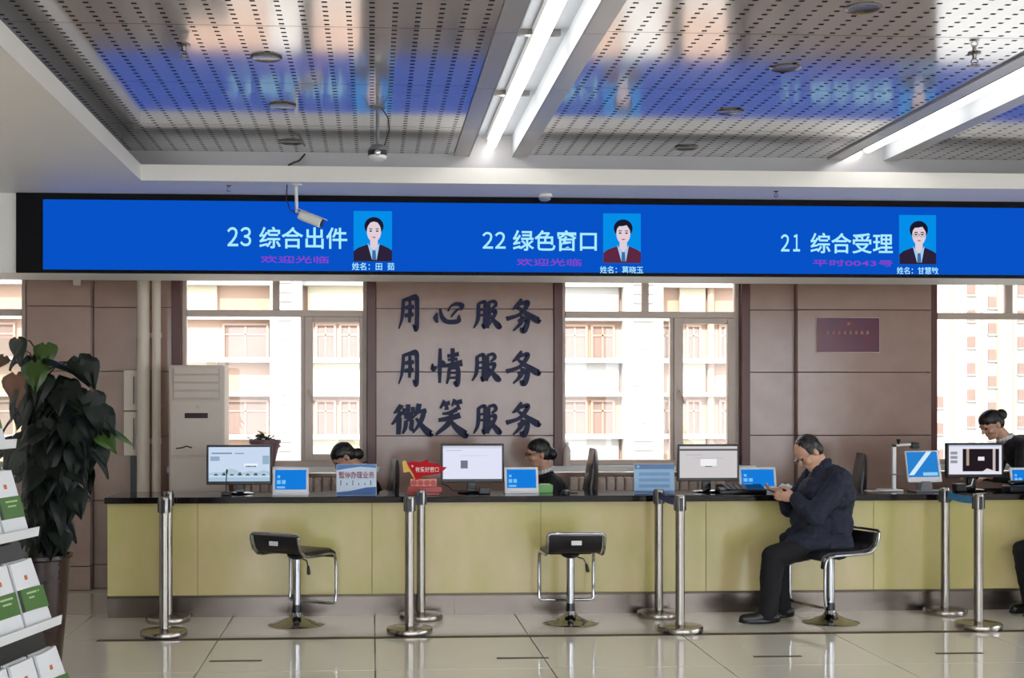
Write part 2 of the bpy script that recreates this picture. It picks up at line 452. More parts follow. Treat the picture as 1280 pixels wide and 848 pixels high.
# light troughs
for k, xc_ in enumerate(TRO):
    lt = thing('light_trough', (xc_, 4, ZC), ['recessed white light trough with bare tubes, the one left of centre in the ceiling',
               'recessed white light trough with bare tubes running to the right edge of the photo', 'recessed light trough beyond the right edge of the ceiling'][k], 'light', 'ceiling light troughs')
    for sgn in (-1, 1):
        a = xc_ + sgn * HW; b_ = xc_ + sgn * (HW + BW)
        yy = [YB] + yj[::-1]
        for q in range(len(yy) - 1):
            bx('border_panel', min(a, b_), max(a, b_), yy[q] + .003, yy[q + 1] - .003, ZC - .012, ZC + .008, M_ceilgrey, lt)
        bx('trough_side', min(a, a - sgn * .008), max(a, a - sgn * .008), YB, 8.80, ZC - .014, ZC + .14, M_trough, lt)
    bx('trough_top', xc_ - HW, xc_ + HW, YB, 8.80, ZC + .13, ZC + .14, M_trough, lt)
    y = 8.74
    while y > YB + 1.3:
        hs = bx('tube_batten', xc_ - .035, xc_ + .035, y - 1.2, y - .02, ZC + .085, ZC + .13, M_white, lt, bevel=.004)
        MB().cyl((xc_, y - 1.19, ZC + .055), (xc_, y - .03, ZC + .055), .032, n=14).build('lamp_tube', emit('tube_glow', (255, 252, 246), TUBE_STRENGTH), lt)
        MB().box(xc_ - .11, xc_ + .11, y - 1.235, y - 1.205, ZC + .10, ZC + .13).build('bracket', M_steelp, lt)
        y -= 1.24
# downlights
for k, (u, v, lab) in enumerate(((333, 71, 'nearest round downlight in the left ceiling bay'), (353, 131, 'middle round downlight in the left ceiling bay'), (364, 177, 'farthest round downlight in the left ceiling bay, above the bullet camera'),
        (1079, 9, 'nearest round downlight in the right ceiling bay'), (982, 84, 'second nearest round downlight in the right ceiling bay'), (913, 139, 'third round downlight in the right ceiling bay'), (858, 184, 'farthest round downlight in the right ceiling bay'))):
    p = lev(u, v, ZC)
    d = thing('downlight', p, lab, 'light', 'recessed ceiling downlights')
    MB().lathe([(.062, .002), (.078, -.001), (.08, -.006), (.072, -.010), (.060, -.006)], p, 28).build('trim_ring', M_steelp, d)
    MB().lathe([(.001, -.0025), (.058, -.0045), (.058, 0.001), (.001, .001)], p, 24).build('reflector', mat('dark_reflector', (40, 36, 38), .3, metal=.5), d)
# sprinklers
def sprinkler(p, lab, big):
    s = thing('sprinkler', p, lab, 'sprinkler', 'ceiling sprinklers'); r = 1.0 if big else .6
    MB().lathe([(.03 * r, 0), (.032 * r, -.004), (.01 * r, -.008), (.009 * r, -.03 * r), (.012 * r, -.034 * r)], p, 16).build('socket', M_steelp, s)
    for sg in (-1, 1): MB().tube([p + Vector((sg * .009 * r, 0, -.03 * r)), p + Vector((sg * .018 * r, 0, -.045 * r)), p + Vector((sg * .004, 0, -.062 * r))], .003, 6).build('frame_arm', M_gplast, s)
    MB().lathe([(.024 * r, -.062 * r), (.026 * r, -.064 * r), (.024 * r, -.066 * r)], p, 16).build('deflector', M_gplast, s)
sprinkler(lev(230, 56, ZC), 'pendant sprinkler in the left ceiling bay', True)
sprinkler(lev(1218, 66, ZC), 'pendant sprinkler beside the right light trough', True)
sprinkler(lev(286, 232, ZS), 'small sprinkler under the white soffit left of the bullet camera', False)
sprinkler(lev(970, 239, ZS), 'small sprinkler under the white soffit above the number 21', False)
# smoke detector
p = lev(681, 243, ZS); d = thing('smoke_detector', p, 'round white smoke detector under the white soffit', 'detector')
MB().lathe([(.052, 0), (.054, -.012), (.05, -.022)], p, 28).build('base', M_wplast, d)
MB().lathe([(.044, -.022), (.042, -.036), (.03, -.046), (.001, -.048)], p, 28).build('chamber', mat('detector_grey', (150, 150, 155), .4), d)

# windows
Yf0, Yf1 = YW + .06, YW + .13
def window(n, u0, u1, upper, mull, sash, lab, wood=True):
    """pixel columns: casing outer edges, upper mullion, lower mullion (l, r), casement sash glass (l, r)"""
    a, b = ax(u0, YW), ax(u1, YW)
    t = thing('window_%d' % n, ((a + b) / 2, YW, ZSILL), lab, 'window', kind='structure')
    cw = .075 if wood else .02
    for x0, x1 in ((a, a + cw), (b - cw, b)):
        bx('casing', x0, x1, YW - .02, YW + .2, ZSILL - .0, ZHEAD, M_wood if wood else M_pvc, t, bevel=.004)
    bx('casing', a, b, YW - .02, YW + .2, ZHEAD, ZHEAD + .07, M_wood, t)
    a += cw; b -= cw
    bx('sill', a - cw - .03, b + cw + .03, YW - .09, YW + .26, ZSILL - .045, ZSILL, M_wplast, t, bevel=.005)
    z = lambda v: az(500, v, Yf0)
    zt0, zt1 = z(396.5), z(388.5)
    fw = .035
    for x0, x1 in ((a, a + fw), (b - fw, b)): bx('frame', x0, x1, Yf0, Yf1, ZSILL, ZHEAD, M_pvc, t, bevel=.004)
    bx('frame', a, b, Yf0, Yf1, ZSILL, ZSILL + .045, M_pvc, t, bevel=.004)
    bx('frame', a, b, Yf0, Yf1, ZHEAD - .05, ZHEAD, M_pvc, t)
    bx('transom', a + fw, b - fw, Yf0 - .005, Yf1, zt0, zt1, M_pvc, t, bevel=.004)
    um = ax(upper, Yf0)
    bx('mullion', um - .028, um + .028, Yf0, Yf1, zt1, ZHEAD - .05, M_pvc, t, bevel=.004)
    bx('pane', a + fw, um - .028, Yf0 + .03, Yf0 + .036, zt1, ZHEAD - .05, M_glass, t)
    bx('pane', um + .028, b - fw, Yf0 + .03, Yf0 + .036, zt1, ZHEAD - .05, M_glass, t)
    if mull:
        m0, m1 = ax(mull[0], Yf0), ax(mull[1], Yf0)
        bx('mullion', m0, m1, Yf0, Yf1, ZSILL + .045, zt0, M_pvc, t, bevel=.004)
        bx('pane', a + fw, m0, Yf0 + .03, Yf0 + .036, ZSILL + .045, zt0, M_glass, t)
        s0, s1 = ax(sash[0], Yf0 - .02), ax(sash[1], Yf0 - .02); zz = z(403.5); zb = ZSILL + .1
        sa = MB().box(m1, s0, Yf0 - .02, Yf1 - .02, ZSILL + .045, zt0 - .002).box(s1, b - fw, Yf0 - .02, Yf1 - .02, ZSILL + .045, zt0 - .002)
        sa.box(s0, s1, Yf0 - .02, Yf1 - .02, zz, zt0 - .002).box(s0, s1, Yf0 - .02, Yf1 - .02, ZSILL + .045, zb)
        sa = sa.build('sash', M_pvc, t, bevel=.003)
        bx('pane', s0, s1, Yf0 + .02, Yf0 + .026, zb, zz, M_glass, sa)
        hx = (m1 + s0) / 2
        MB().box(hx - .012, hx + .012, Yf0 - .03, Yf0 - .02, 1.58, 1.68).tube([(hx, Yf0 - .03, 1.65), (hx, Yf0 - .06, 1.65), (hx + .02, Yf0 - .065, 1.6), (hx + .04, Yf0 - .065, 1.54)], .008, 8).build('handle', M_pvc, sa)
    else:
        bx('pane', a + fw, b - fw, Yf0 + .03, Yf0 + .036, ZSILL + .045, zt0, M_glass, t)
    return t
window(1, -75, 33, -22, None, None, 'narrow window behind the tall pothos at the left edge', wood=False)
window(2, 215, 470, 345, (376, 381), (391, 449.5), 'white framed window behind the left service window with a potted plant on its sill')
window(3, 692, 937, 807, (838.5, 842), (854, 910), 'white framed window right of the wall calligraphy')
window(4, 1160, 1420, 1262, None, None, 'window at the right edge behind the bending clerk')

# outside: apartment block and tower
struct(bx('courtyard_ground', -90, 130, -90, 140, -9.2, -9, M_slab), 'paved yard far below the windows', 'ground')
YA = 45.0
ba = thing('apartment_block', at(500, 800, YA), 'peach apartment block with white ledges seen through the windows', 'building')
bxl, bxr = ax(-260, YA), ax(925, YA)
bx('facade', bxl, bxr, YA, YA + 10, -9, 16, M_peach, ba)
rows = [405 + 95 * k for k in range(-3, 4)]
cols = [(-130, -70), (-40, 20), (60, 120), (150, 205), (278, 336), (394, 420), (424, 449), (485, 530), (545, 590), (600, 655), (702, 734), (738, 768), (822, 838), (857, 876), (898, 914)]
zz = lambda v: az(500, v, YA)
for v in rows:
    bx('ledge', bxl, bxr, YA - .5, YA, zz(v + 49), zz(v + 43), M_fwhite, ba)
    bx('ledge', bxl, bxr, YA - .35, YA, zz(v + 91), zz(v + 86), M_fwhite, ba)
    for (p0, p1), mm in (((385, 460), M_cream), ((695, 772), M_fwhite), ((848, 880), M_cream), ((225, 272), M_cream)):
        bx('spandrel', ax(p0, YA), ax(p1, YA), YA - .2, YA, zz(v + 86), zz(v + 49), mm, ba)
    for u0, u1 in cols:
        x0, x1 = ax(u0, YA), ax(u1, YA)
        wn = MB().box(x0, x0 + .08, YA - .1, YA + .05, zz(v + 43), zz(v)).box(x1 - .08, x1, YA - .1, YA + .05, zz(v + 43), zz(v)).box(x0 + .08, x1 - .08, YA - .1, YA + .05, zz(v + 3), zz(v)).box((x0 + x1) / 2 - .03, (x0 + x1) / 2 + .03, YA - .06, YA + .05, zz(v + 43), zz(v + 3)).box(x0 + .08, x1 - .08, YA - .06, YA + .05, zz(v + 15), zz(v + 13)).build('window', M_peach, ba)
        bx('pane', x0 + .08, x1 - .08, YA - .03, YA, zz(v + 43), zz(v + 3), M_fpane, wn)
for u0, u1 in ((340, 379), (776, 822)):
    x0, x1 = ax(u0, YA), ax(u1, YA)
    lc = bx('louvre_shaft', x0, x1, YA - .9, YA, -9, 16, M_fwhite, ba)
    for k in range(40):
        z = -3.0 + k * .32
        bx('slat', x0 + .25, x1 - .35, YA - .97, YA - .9, z, z + .22, M_fwhite, lc)
MB().cyl((ax(887, YA), YA - .15, -9), (ax(887, YA), YA - .15, 16), .13, n=10).build('drain_pipe', M_peach, ba)
YT = 80.0
bt = thing('apartment_tower', at(1250, 640, YT), 'white high-rise with small square windows and a yellow stripe seen through the right window', 'building')
tz = lambda v: az(1220, v, YT)
bx('facade', ax(1085, YT), ax(1600, YT), YT, YT + 12, -9, 40, M_fwhite, bt)
bx('stripe', ax(1246, YT), ax(1256, YT), YT - .1, YT, -9, 40, M_fyel, bt)
bx('stripe', ax(1192, YT), ax(1195, YT), YT - .1, YT, -9, 40, M_fyel, bt)
bx('corner_shaft', ax(1226, YT), ax(1228, YT), YT - .4, YT, -9, 40, M_fwhite, bt)
bx('corner_shaft', ax(1265, YT), ax(1267, YT), YT - .4, YT, -9, 40, M_fwhite, bt)
for k in range(-6, 9):
    for u0, u1, vo in ((1209, 1219, 421), (1235, 1245, 404), (1272, 1284, 421), (1300, 1312, 421), (1335, 1347, 421), (1170, 1179, 430)):
        v = vo + 33 * k
        if u0 == 1170 and k < 2: continue
        x0, x1 = ax(u0, YT), ax(u1, YT)
        wn = MB().box(x0 - .06, x1 + .06, YT - .16, YT - .02, tz(v + 15.5), tz(v + 14)).build('window', M_fwhite, bt)
        bx('pane', x0, x1, YT - .06, YT - .02, tz(v + 14), tz(v), M_fpane, wn)

# ================================================================== LED SCREEN
L_blue = emit('led_blue', (6, 78, 190), LED); L_cyan = emit('led_text', (170, 238, 255), 1.0)
L_mag = emit('led_magenta', (150, 60, 205), 1.0); L_pbg = emit('led_portrait_blue', (4, 142, 232), 1.0)
L_skin = emit('led_skin', (224, 206, 216), 1.0); L_hair = emit('led_hair', (24, 26, 48), 1.0)
L_suit = emit('led_suit', (44, 34, 58), 1.0); L_suit2 = emit('led_maroon', (92, 40, 66), 1.0); L_shirt = emit('led_shirt', (170, 205, 240), 1.0)
L_tie = emit('led_tie', (60, 110, 160), 1.0); L_lip = emit('led_lip', (190, 96, 120), 1.0)
sx0, sx1 = ax(20, YLED), 7.4
zb0, zb1 = az(400, 343, YLED), az(400, 246.5, YLED)
led = thing('led_screen', (ax(640, YLED), YLED, zb0), 'long blue ceiling-hung display with window numbers and clerk portraits', 'display')
bx('housing', sx0, sx1, YLED, 9.2, zb0, zb1 + .012, mat('matt_black', (6, 6, 9), .7, spec=.2), led)
scr = bx('screen', ax(54, YLED), sx1 - .15, YLED - .006, YLED, az(400, 339, YLED), az(400, 252.5, YLED), L_blue, led)
def lrect(u0, u1, v0, v1, y=YLED - .008):
    return ax(u0, y), ax(u1, y), az((u0 + u1) / 2, v1, y), az((u0 + u1) / 2, v0, y), y
def ltext(s, u0, u1, v0, v1, m, bold=0.0):
    x0, x1, z0, z1, y = lrect(u0, u1, v0, v1)
    text('caption', s, x0, x1, z0, z1, y, m, scr, bold=bold)
for num, ttl, run, nam, un, ut, ur, up, unm, vs in (
    ('２３', '综合出件', '欢迎光临', '姓名：田  茹', (284, 314), (324, 434), (326, 411), (442, 490), (440, 493), (284, 308, 284, 311, 320, 329, 264, 327, 328.5, 338)),
    ('２２', '绿色窗口', '欢迎光临', '姓名：葛晓玉', (603, 632), (641, 746), (646, 727), (754, 801), (750, 804), (290, 311, 288, 314, 323.5, 332.5, 267, 329, 333, 342)),
    ('２１', '综合受理', '平时0043号', '姓名：甘慧敏', (976, 1000), (1013, 1116), (1016, 1116), (1124, 1170), (1121, 1173), (293, 314.5, 291.5, 317, 325, 333, 269, 330.5, 334, 343))):
    um_ = (un[0] + un[1]) / 2; ltext(num[0], un[0], um_ - 1.2, vs[0], vs[1], L_cyan, 0.012); ltext(num[1], um_ + (1.2 if num[1] != '１' else 3.5), un[1], vs[0], vs[1], L_cyan, 0.012); ltext(ttl, *ut, vs[2], vs[3], L_cyan, 0.014)
    ltext(run, *ur, vs[4], vs[5], L_mag, 0.004); ltext(nam, *unm, vs[8], vs[9], L_cyan, 0.01)
    x0, x1, z0, z1, y = lrect(*up, vs[6], vs[7])
    W_, H_ = x1 - x0, z1 - z0
    pt = MB().box(x0, x1, y - .001, y + .002, z0, z1).build('portrait', L_pbg, led)
    P = lambda a, b: (x0 + a * W_, z0 + b * H_)
    def poly(name, pts, m, k):
        MB().prism([P(a, b) for a, b in pts], y - .001 - .0012 * k, y - .001 - .0012 * (k - 1)).build(name, m, pt, smooth=False)
    def oval(name, cx, cz, rx, rz, m, k, n=28):
        poly(name, [(cx + rx * math.cos(2 * PI * i / n), cz + rz * math.sin(2 * PI * i / n)) for i in range(n)], m, k)
    oval('hair', .53, .70, .25, .18, L_hair, 1)
    poly('jacket', [(0, 0), (1, 0), (1, .22), (.9, .27), (.72, .33), (.34, .33), (.12, .27), (0, .2)], L_suit2 if num == '２２' else L_suit, 2)
    poly('neck', [(.42, .22), (.64, .22), (.62, .5), (.44, .5)], L_skin, 3)
    poly('shirt', [(.36, .36), (.53, .22), (.68, .36), (.60, .03), (.48, .03)], L_shirt, 4)
    poly('tie', [(.49, .22), (.57, .22), (.59, .03), (.48, .03)], L_tie, 5)
    oval('face', .53, .59, .185, .205, L_skin, 5)
    poly('fringe', [(.33, .60), (.35, .74), (.42, .83), (.55, .86), (.67, .8), (.73, .7), (.74, .6), (.69, .68), (.62, .76), (.50, .74), (.42, .74), (.36, .69)] if num != '２３' else [(.33, .6), (.34, .74), (.42, .84), (.54, .87), (.66, .83), (.73, .72), (.74, .6), (.7, .69), (.62, .77), (.53, .79), (.44, .77), (.37, .7)], L_hair, 6)
    for sx in (-1, 1):
        oval('eye', .53 + sx * .085, .60, .038, .014, L_hair, 6, 12)
        oval('brow', .53 + sx * .085, .645, .05, .009, L_hair, 6, 12)
        if num == '２１':
            n = 16; c = (.53 + sx * .085, .595)
            MB().tube([Vector((P(c[0] + .075 * math.cos(2 * PI * i / n), 0)[0], y - .009, P(0, c[1] + .04 * math.sin(2 * PI * i / n))[1])) for i in range(n)], .0012, 5, closed=True).build('glasses', L_hair, pt)
    oval('mouth', .53, .475, .05, .013, L_lip, 6, 12)

# ================================================================== COUNTER
YC = 9.30; ZT = 0.868
xl = ax(134, YC); xr = 7.0
ct = thing('service_counter', ((xl + xr) / 2, YC + .3, 0), 'long service counter with yellow onyx front panels and steel kick plate', 'counter')
bx('carcass', xl + .01, xr, YC + .02, YC + .55, 0.0, ZT - .045, M_grandk, ct)
zk = 0.158
js = [xl] + [ax(u, YC) for u in (247, 465, 676, 882.5, 1092)]
while js[-1] < xr - 1.3: js.append(js[-1] + 1.21)
js.append(xr)
for a, b in zip(js[:-1], js[1:]):
    bx('front_panel', a + .0015, b - .0015, YC, YC + .02, zk, ZT - .045, M_onyx, ct, bevel=.0015)
bx('side_panel', xl, xl + .01, YC + .02, YC + .55, zk, ZT - .045, M_onyx, ct)
bx('dark_strip', xl, xr, YC - .004, YC + .02, zk - .018, zk, mat('dark_steel', (96, 86, 74), .35, metal=1), ct)  # dark steel strip between the onyx panels and the kick plate
a = xl
for b in [ax(u, YC) for u in (360, 568, 905, 1150)] + [xr]:
    bx('kick_plate', a + .001, b - .001, YC + .008, YC + .02, 0, zk - .018, M_steel, ct); a = b
tp = bx('countertop', ax(130, YC - .05), xr, YC - .05, YC + .57, ZT - .045, ZT, M_top, bevel=.004)
tag(tp, 'black polished granite countertop running along the whole counter', 'countertop')

# ------------------------------------------------------------------ things on the counter
def monitor(u0, u1, v0, v1, Y, lab, content, scol, tilt=0.0):
    a = at(u0, v1, Y); b = at(u1, v0, Y); cx = (a.x + b.x) / 2
    t = thing('monitor', (cx, Y + .06, ZT), lab, 'monitor', 'customer-facing monitors')
    bz = .016
    hs = bx('housing', a.x, b.x, Y, Y + .04, a.z, b.z, M_black, t, bevel=.005)
    bx('rear_shell', a.x + .08, b.x - .08, Y + .04, Y + .065, a.z + .05, b.z - .05, M_black, t, bevel=.01)
    sc = bx('screen', a.x + bz, b.x - bz, Y - .001, Y + .002, a.z + bz * 1.6, b.z - bz, scol, t)
    content(sc, a.x + bz, b.x - bz, a.z + bz * 1.6, b.z - bz, Y - .002)
    MB().prism([(cx - .035, ZT + .012), (cx + .035, ZT + .012), (cx + .028, a.z + .1), (cx - .028, a.z + .1)], Y + .055, Y + .085).build('neck', M_blackg, t, bevel=.004)
    MB().lathe([(.001, 0), (.105, 0), (.11, .006), (.10, .012), (.03, .016), (.001, .017)], (cx, Y + .06, ZT), 32).build('base', M_blackg, t)
    return t
def sq(name, par, x0, x1, z0, z1, y, col, s=1.0):
    m = emit('screen_%d_%d_%d_%s' % (col[0], col[1], col[2], s), col, s)
    return MB().box(x0, x1, y, y + .001, z0, z1).build(name, m, par, smooth=False)
def frac(x0, x1, z0, z1):
    return lambda a, b, c, d: (x0 + a * (x1 - x0), x0 + b * (x1 - x0), z0 + c * (z1 - z0), z0 + d * (z1 - z0))
E = emit
def c1(sc, x0, x1, z0, z1, y):
    R = frac(x0, x1, z0, z1)
    sq('header', sc, *R(.05, .38, .80, .84), y, (120, 140, 170)); sq('header', sc, *R(.43, .58, .80, .83), y, (130, 150, 178))
    sq('menu', sc, *R(.03, .18, .60, .73), y, (146, 170, 196)); sq('menu', sc, *R(.88, .99, .50, .75), y, (150, 178, 200))
    sq('form', sc, *R(.58, .80, .42, .52), y, (236, 242, 250)); sq('button', sc, *R(.60, .78, .42, .455), y, (50, 60, 90))
    pts = [(0, .18), (0, .24), (.1, .27), (.2, .26), (.3, .33), (.36, .38), (.44, .34), (.55, .25), (.65, .3), (.8, .27), (.9, .33), (1, .28), (1, .18)]
    MB().prism([(x0 + a * (x1 - x0), z0 + b * (z1 - z0)) for a, b in pts], y, y + .001).build('hills', E('screen_hills', (176, 198, 214)), sc, smooth=False)
    for i, h in enumerate((.06, .09, .05, .1, .06, .08, .05)):
        q = .08 + i * .13
        MB().prism([(x0 + a * (x1 - x0), z0 + b * (z1 - z0)) for a, b in ((q, .17), (q + .08, .17), (q + .05, .17 + h), (q + .02, .17 + h * .8))], y - .001, y).build('trees', E('screen_trees', (66, 92, 106)), sc, smooth=False)
    sq('water', sc, *R(0, 1, .0, .12), y, (168, 196, 214))
def c2(sc, x0, x1, z0, z1, y):
    R = frac(x0, x1, z0, z1)
    sq('toolbar', sc, *R(0, 1, .93, 1), y, (206, 206, 222)); sq('tab', sc, *R(.05, .32, .86, .875), y, (170, 172, 190)); sq('rule', sc, *R(.3, .74, .70, .71), y, (190, 190, 206))
    sq('stamp', sc, *R(.30, .42, .32, .56), y, (120, 116, 128))
def c3(sc, x0, x1, z0, z1, y):
    R = frac(x0, x1, z0, z1)
    sq('toolbar', sc, *R(0, 1, .86, .92), y, (92, 88, 96)); sq('line', sc, *R(.12, .4, .72, .735), y, (150, 170, 170))
    d = sq('dialog', sc, *R(.36, .64, .38, .6), y, (240, 240, 242)); sq('line', sc, *R(.25, .75, .62, .63), y, (170, 165, 165)); sq('button', sc, *R(.44, .56, .35, .375), y - .001, (90, 90, 96))
def c4(sc, x0, x1, z0, z1, y):
    R = frac(x0, x1, z0, z1)
    sq('toolbar', sc, *R(0, 1, .95, 1), y, (190, 200, 226))
    for k in range(3): sq('thumbnail', sc, *R(.03, .16, .68 - k * .15, .78 - k * .15), y, (150, 150, 160))
    v = sq('video', sc, *R(.26, .95, .1, .87), y, (36, 28, 34))
    sq('curtain', sc, *R(.33, .38, .3, .87), y - .001, (176, 158, 140)); sq('curtain', sc, *R(.83, .88, .12, .87), y - .001, (196, 186, 186)); sq('paper', sc, *R(.55, .67, .47, .6), y - .001, (232, 232, 236))
    MB().prism([(x0 + a * (x1 - x0), z0 + b * (z1 - z0)) for a, b in ((.64, .1), (.9, .1), (.72, .2))], y - .001, y).build('paper', E('screen_paper', (220, 220, 226)), sc, smooth=False)
monitor(258, 340, 556.5, 606.5, 9.55, 'black monitor with a pale blue landscape web page beside the air conditioner', c1, emit('screen_page1', (200, 216, 238)))
monitor(551, 630, 555, 603.5, 9.55, 'black monitor with a white page below the calligraphy, right of the red sign', c2, emit('screen_page2', (224, 226, 246)))
monitor(847, 924, 555.5, 602, 9.55, 'black monitor showing a small dialog box, in front of the second window', c3, emit('screen_page3', (206, 202, 204)))
monitor(1183.5, 1254.5, 554, 597.5, 9.55, 'black monitor showing a dark video picture, in front of the bending clerk', c4, emit('screen_page4', (228, 228, 240)))

def tablet(u0, u1, v0, v1, Y, lab, rz=0.0, dark=False):
    a = at(u0, v1, Y); b = at(u1, v0, Y); W_ = b.x - a.x; hh = (b.z - ZT)
    t = thing('tablet_stand', (0, 0, 0), lab, 'tablet', 'white evaluation tablets')
    M_ = Matrix.Rotation(-.22, 4, 'X')
    z0 = .012; L_ = hh / math.cos(.22)
    MB().box(-W_ / 2, W_ / 2, 0, .014, z0, L_, M=M_).build('frame', M_wplast, t, bevel=.004)
    sc = MB().box(-W_ / 2 + .018, W_ / 2 - .018, -.0015, .0, z0 + .03, L_ - .018, M=M_).build('screen', emit('tablet_blue', (20, 120, 214), 1.05), t, smooth=False)
    sw = W_ - .036; sh = L_ - z0 - .048
    for (fx, fz, fw_, fh_) in ((.06, .28, .12, .2), (.22, .28, .12, .2), (.06, .06, .26, .1), (.08, .58, .08, .14)):
        MB().box(-sw / 2 + fx * sw, -sw / 2 + (fx + fw_) * sw, -.003, -.0015, z0 + .03 + fz * sh, z0 + .03 + (fz + fh_) * sh, M=M_).build('icon', emit('tablet_icon', (120, 190, 240)), sc, smooth=False)
    MB().prism([(0, 0), (.16, 0), (.05, hh * .75)], -W_ * .3, W_ * .3, M=Matrix.Rotation(PI / 2, 4, 'Z')).build('rest', M_wplast, t, bevel=.003)
    MB().box(-W_ / 2, W_ / 2, -.02, .16, 0, .012).build('foot', M_wplast, t, bevel=.003)
    t.location = ((a.x + b.x) / 2, Y, ZT); t.rotation_euler = (0, 0, rz)
    return t
tablet(340.5, 385.5, 585, 620, 9.42, 'white tablet with a blue screen right of the landscape monitor')
tablet(631, 673.5, 584.5, 616, 9.5, 'white tablet with a blue screen in front of the clerk with glasses')
tablet(925, 971.5, 584.5, 613, 9.58, 'white tablet with a blue screen left of the seated man')
tablet(1265, 1303, 585, 610, 9.58, 'white tablet with a blue screen cut by the right edge of the photo')

# display cards
def card(u0, u1, v0, v1, Y, name, lab, cat):
    a = at(u0, v1, Y); b = at(u1, v0, Y); t = thing(name, ((a.x + b.x) / 2, Y, ZT), lab, cat)
    bx('backing', a.x, b.x, Y, Y + .006, ZT, b.z, M_wplast, t, bevel=.0015)
    MB().prism([(Y + .006, ZT), (Y + .11, ZT), (Y + .006, ZT + (b.z - ZT) * .8)], a.x + .04, a.x + .05, M=Matrix(((0, 1, 0, 0), (1, 0, 0, 0), (0, 0, 1, 0), (0, 0, 0, 1)))).build('strut', M_wplast, t)
    return t, a.x, b.x, ZT, b.z, Y
def flat(name, par, poly, y, m): return MB().prism(poly, y, y + .001).build(name, m, par, smooth=False)
t, x0, x1, z0, z1, y = card(420.5, 470.5, 580.5, 621, 9.40, 'notice_card', 'white and blue notice card with red lettering in front of the bowed clerk', 'sign')
Q = lambda a, b: (x0 + a * (x1 - x0), z0 + b * (z1 - z0))
m_cb = mat('card_blue', (66, 120, 186), .4); m_cb2 = mat('card_deep_blue', (24, 88, 160), .4); m_cr = mat('card_red', (150, 44, 60), .4); m_cs = mat('card_pale', (206, 220, 238), .4); m_ink = mat('card_ink', (70, 80, 110), .5)
flat('print', t, [Q(0.01, .01), Q(.99, .01), Q(.99, .99), Q(.01, .99)], y - .001, m_cs)
flat('print', t, [Q(0.01, .99), Q(.99, .99), Q(.99, .88), Q(.6, .92), Q(.25, .86), Q(.01, .8)], y - .002, m_cb)
flat('print', t, [Q(.01, .01), Q(.99, .01), Q(.99, .27), Q(.75, .25), Q(.35, .14), Q(.01, .1)], y - .002, m_cb2)
text('lettering', '暂停办理业务', *[Q(.06, .54)[0], Q(.95, .54)[0], Q(0, .54)[1], Q(0, .77)[1]], y - .003, m_cr, t, bold=.012)
for k in range(6): flat('rule', t, [Q(.10 + k * .15, .32), Q(.12 + k * .15, .32), Q(.12 + k * .15, .32 + (.16 if k in (0, 2, 5) else .08)), Q(.10 + k * .15, .32 + (.16 if k in (0, 2, 5) else .08))], y - .003, m_ink)
t, x0, x1, z0, z1, y = card(792.5, 843, 580, 617, 9.45, 'notice_card', 'pale blue notice card with three text bars in front of the second window', 'sign')
m_pb = mat('card_sky', (150, 190, 226), .4); m_pb2 = mat('card_steel_blue', (88, 124, 172), .4); m_pb3 = mat('card_bar_blue', (116, 158, 206), .4)
flat('print', t, [Q(.01, .01), Q(.99, .01), Q(.99, .99), Q(.01, .99)], y - .001, m_pb)
flat('print', t, [Q(.01, .82), Q(.99, .82), Q(.99, .99), Q(.01, .99)], y - .002, m_pb2)
n = 14; flat('emblem', t, [Q(.1 + .035 * math.cos(2 * PI * i / n), .905 + .05 * math.sin(2 * PI * i / n)) for i in range(n)], y - .003, m_pb)
for k in range(3): flat('text_bar', t, [Q(.12, .20 + k * .2), Q(.88, .20 + k * .2), Q(.88, .31 + k * .2), Q(.12, .31 + k * .2)], y - .002, m_pb3)
flat('print', t, [Q(.01, .01), Q(.99, .01), Q(.99, .1), Q(.01, .1)], y - .002, m_pb2)

# red window sign
Y = 9.42
t = thing('window_sign', (ax(530, Y), Y, ZT), 'red flag-shaped acrylic sign with a yellow edge on a red stand', 'sign')
A2 = lambda u, v: (ax(u, Y), az(u, v, Y))
MB().prism([A2(*p) for p in ((508.5, 579.4), (515.5, 577), (525, 578), (535, 574), (535.8, 578.6), (547.5, 580), (550, 583.5), (558.5, 584.5), (552, 591), (547, 593), (538, 594.5), (529, 595.5), (519.6, 601), (517.6, 594.7))], Y, Y + .008).build('flag_board', M_red, t, smooth=False)
MB().prism([A2(*p) for p in ((503, 577), (507, 576), (518, 595), (519, 601), (512, 590), (504.5, 591))], Y + .008, Y + .014).build('yellow_edge', M_yellow, t, smooth=False)
x0, z1 = A2(519, 584); x1, z0 = A2(548.5, 590.5)
text('lettering', '有爱好窗口', x0, x1, z0, z1, Y - .002, mat('sign_white', (250, 220, 220), .4), t, bold=.015)
cx_, cz_ = A2(515.5, 583); r = .011
MB().prism([(cx_ + (r if i % 2 == 0 else r * .42) * math.sin(PI * i / 5), cz_ + (r if i % 2 == 0 else r * .42) * math.cos(PI * i / 5)) for i in range(10)], Y - .002, Y).build('star', mat('sign_white', (250, 220, 220)), t, smooth=False)
m_or = mat('stand_orange', (226, 120, 86), .25); m_dr = mat('stand_red', (170, 36, 36), .3)
x0, z1 = A2(513, 599); x1, z0 = A2(546, 609)
bx('disc_panel', x0, x1, Y + .004, Y + .01, z0, z1, m_or, t, bevel=.002)
for k in range(4):
    u = 517.5 + k * 8.1; p = at(u, 604, Y); MB().cyl((p.x, Y, p.z), (p.x, Y + .004, p.z), .021, n=20).build('disc', m_dr, t)
bx('base_bar', ax(509.5, Y), ax(552, Y), Y - .03, Y + .03, ZT + .018, az(530, 608.5, Y), m_dr, t, bevel=.003)
bx('foot', ax(507, Y), ax(549, Y), Y - .05, Y + .05, ZT, ZT + .018, mat('stand_clear_red', (150, 50, 50), .2), t, bevel=.003)

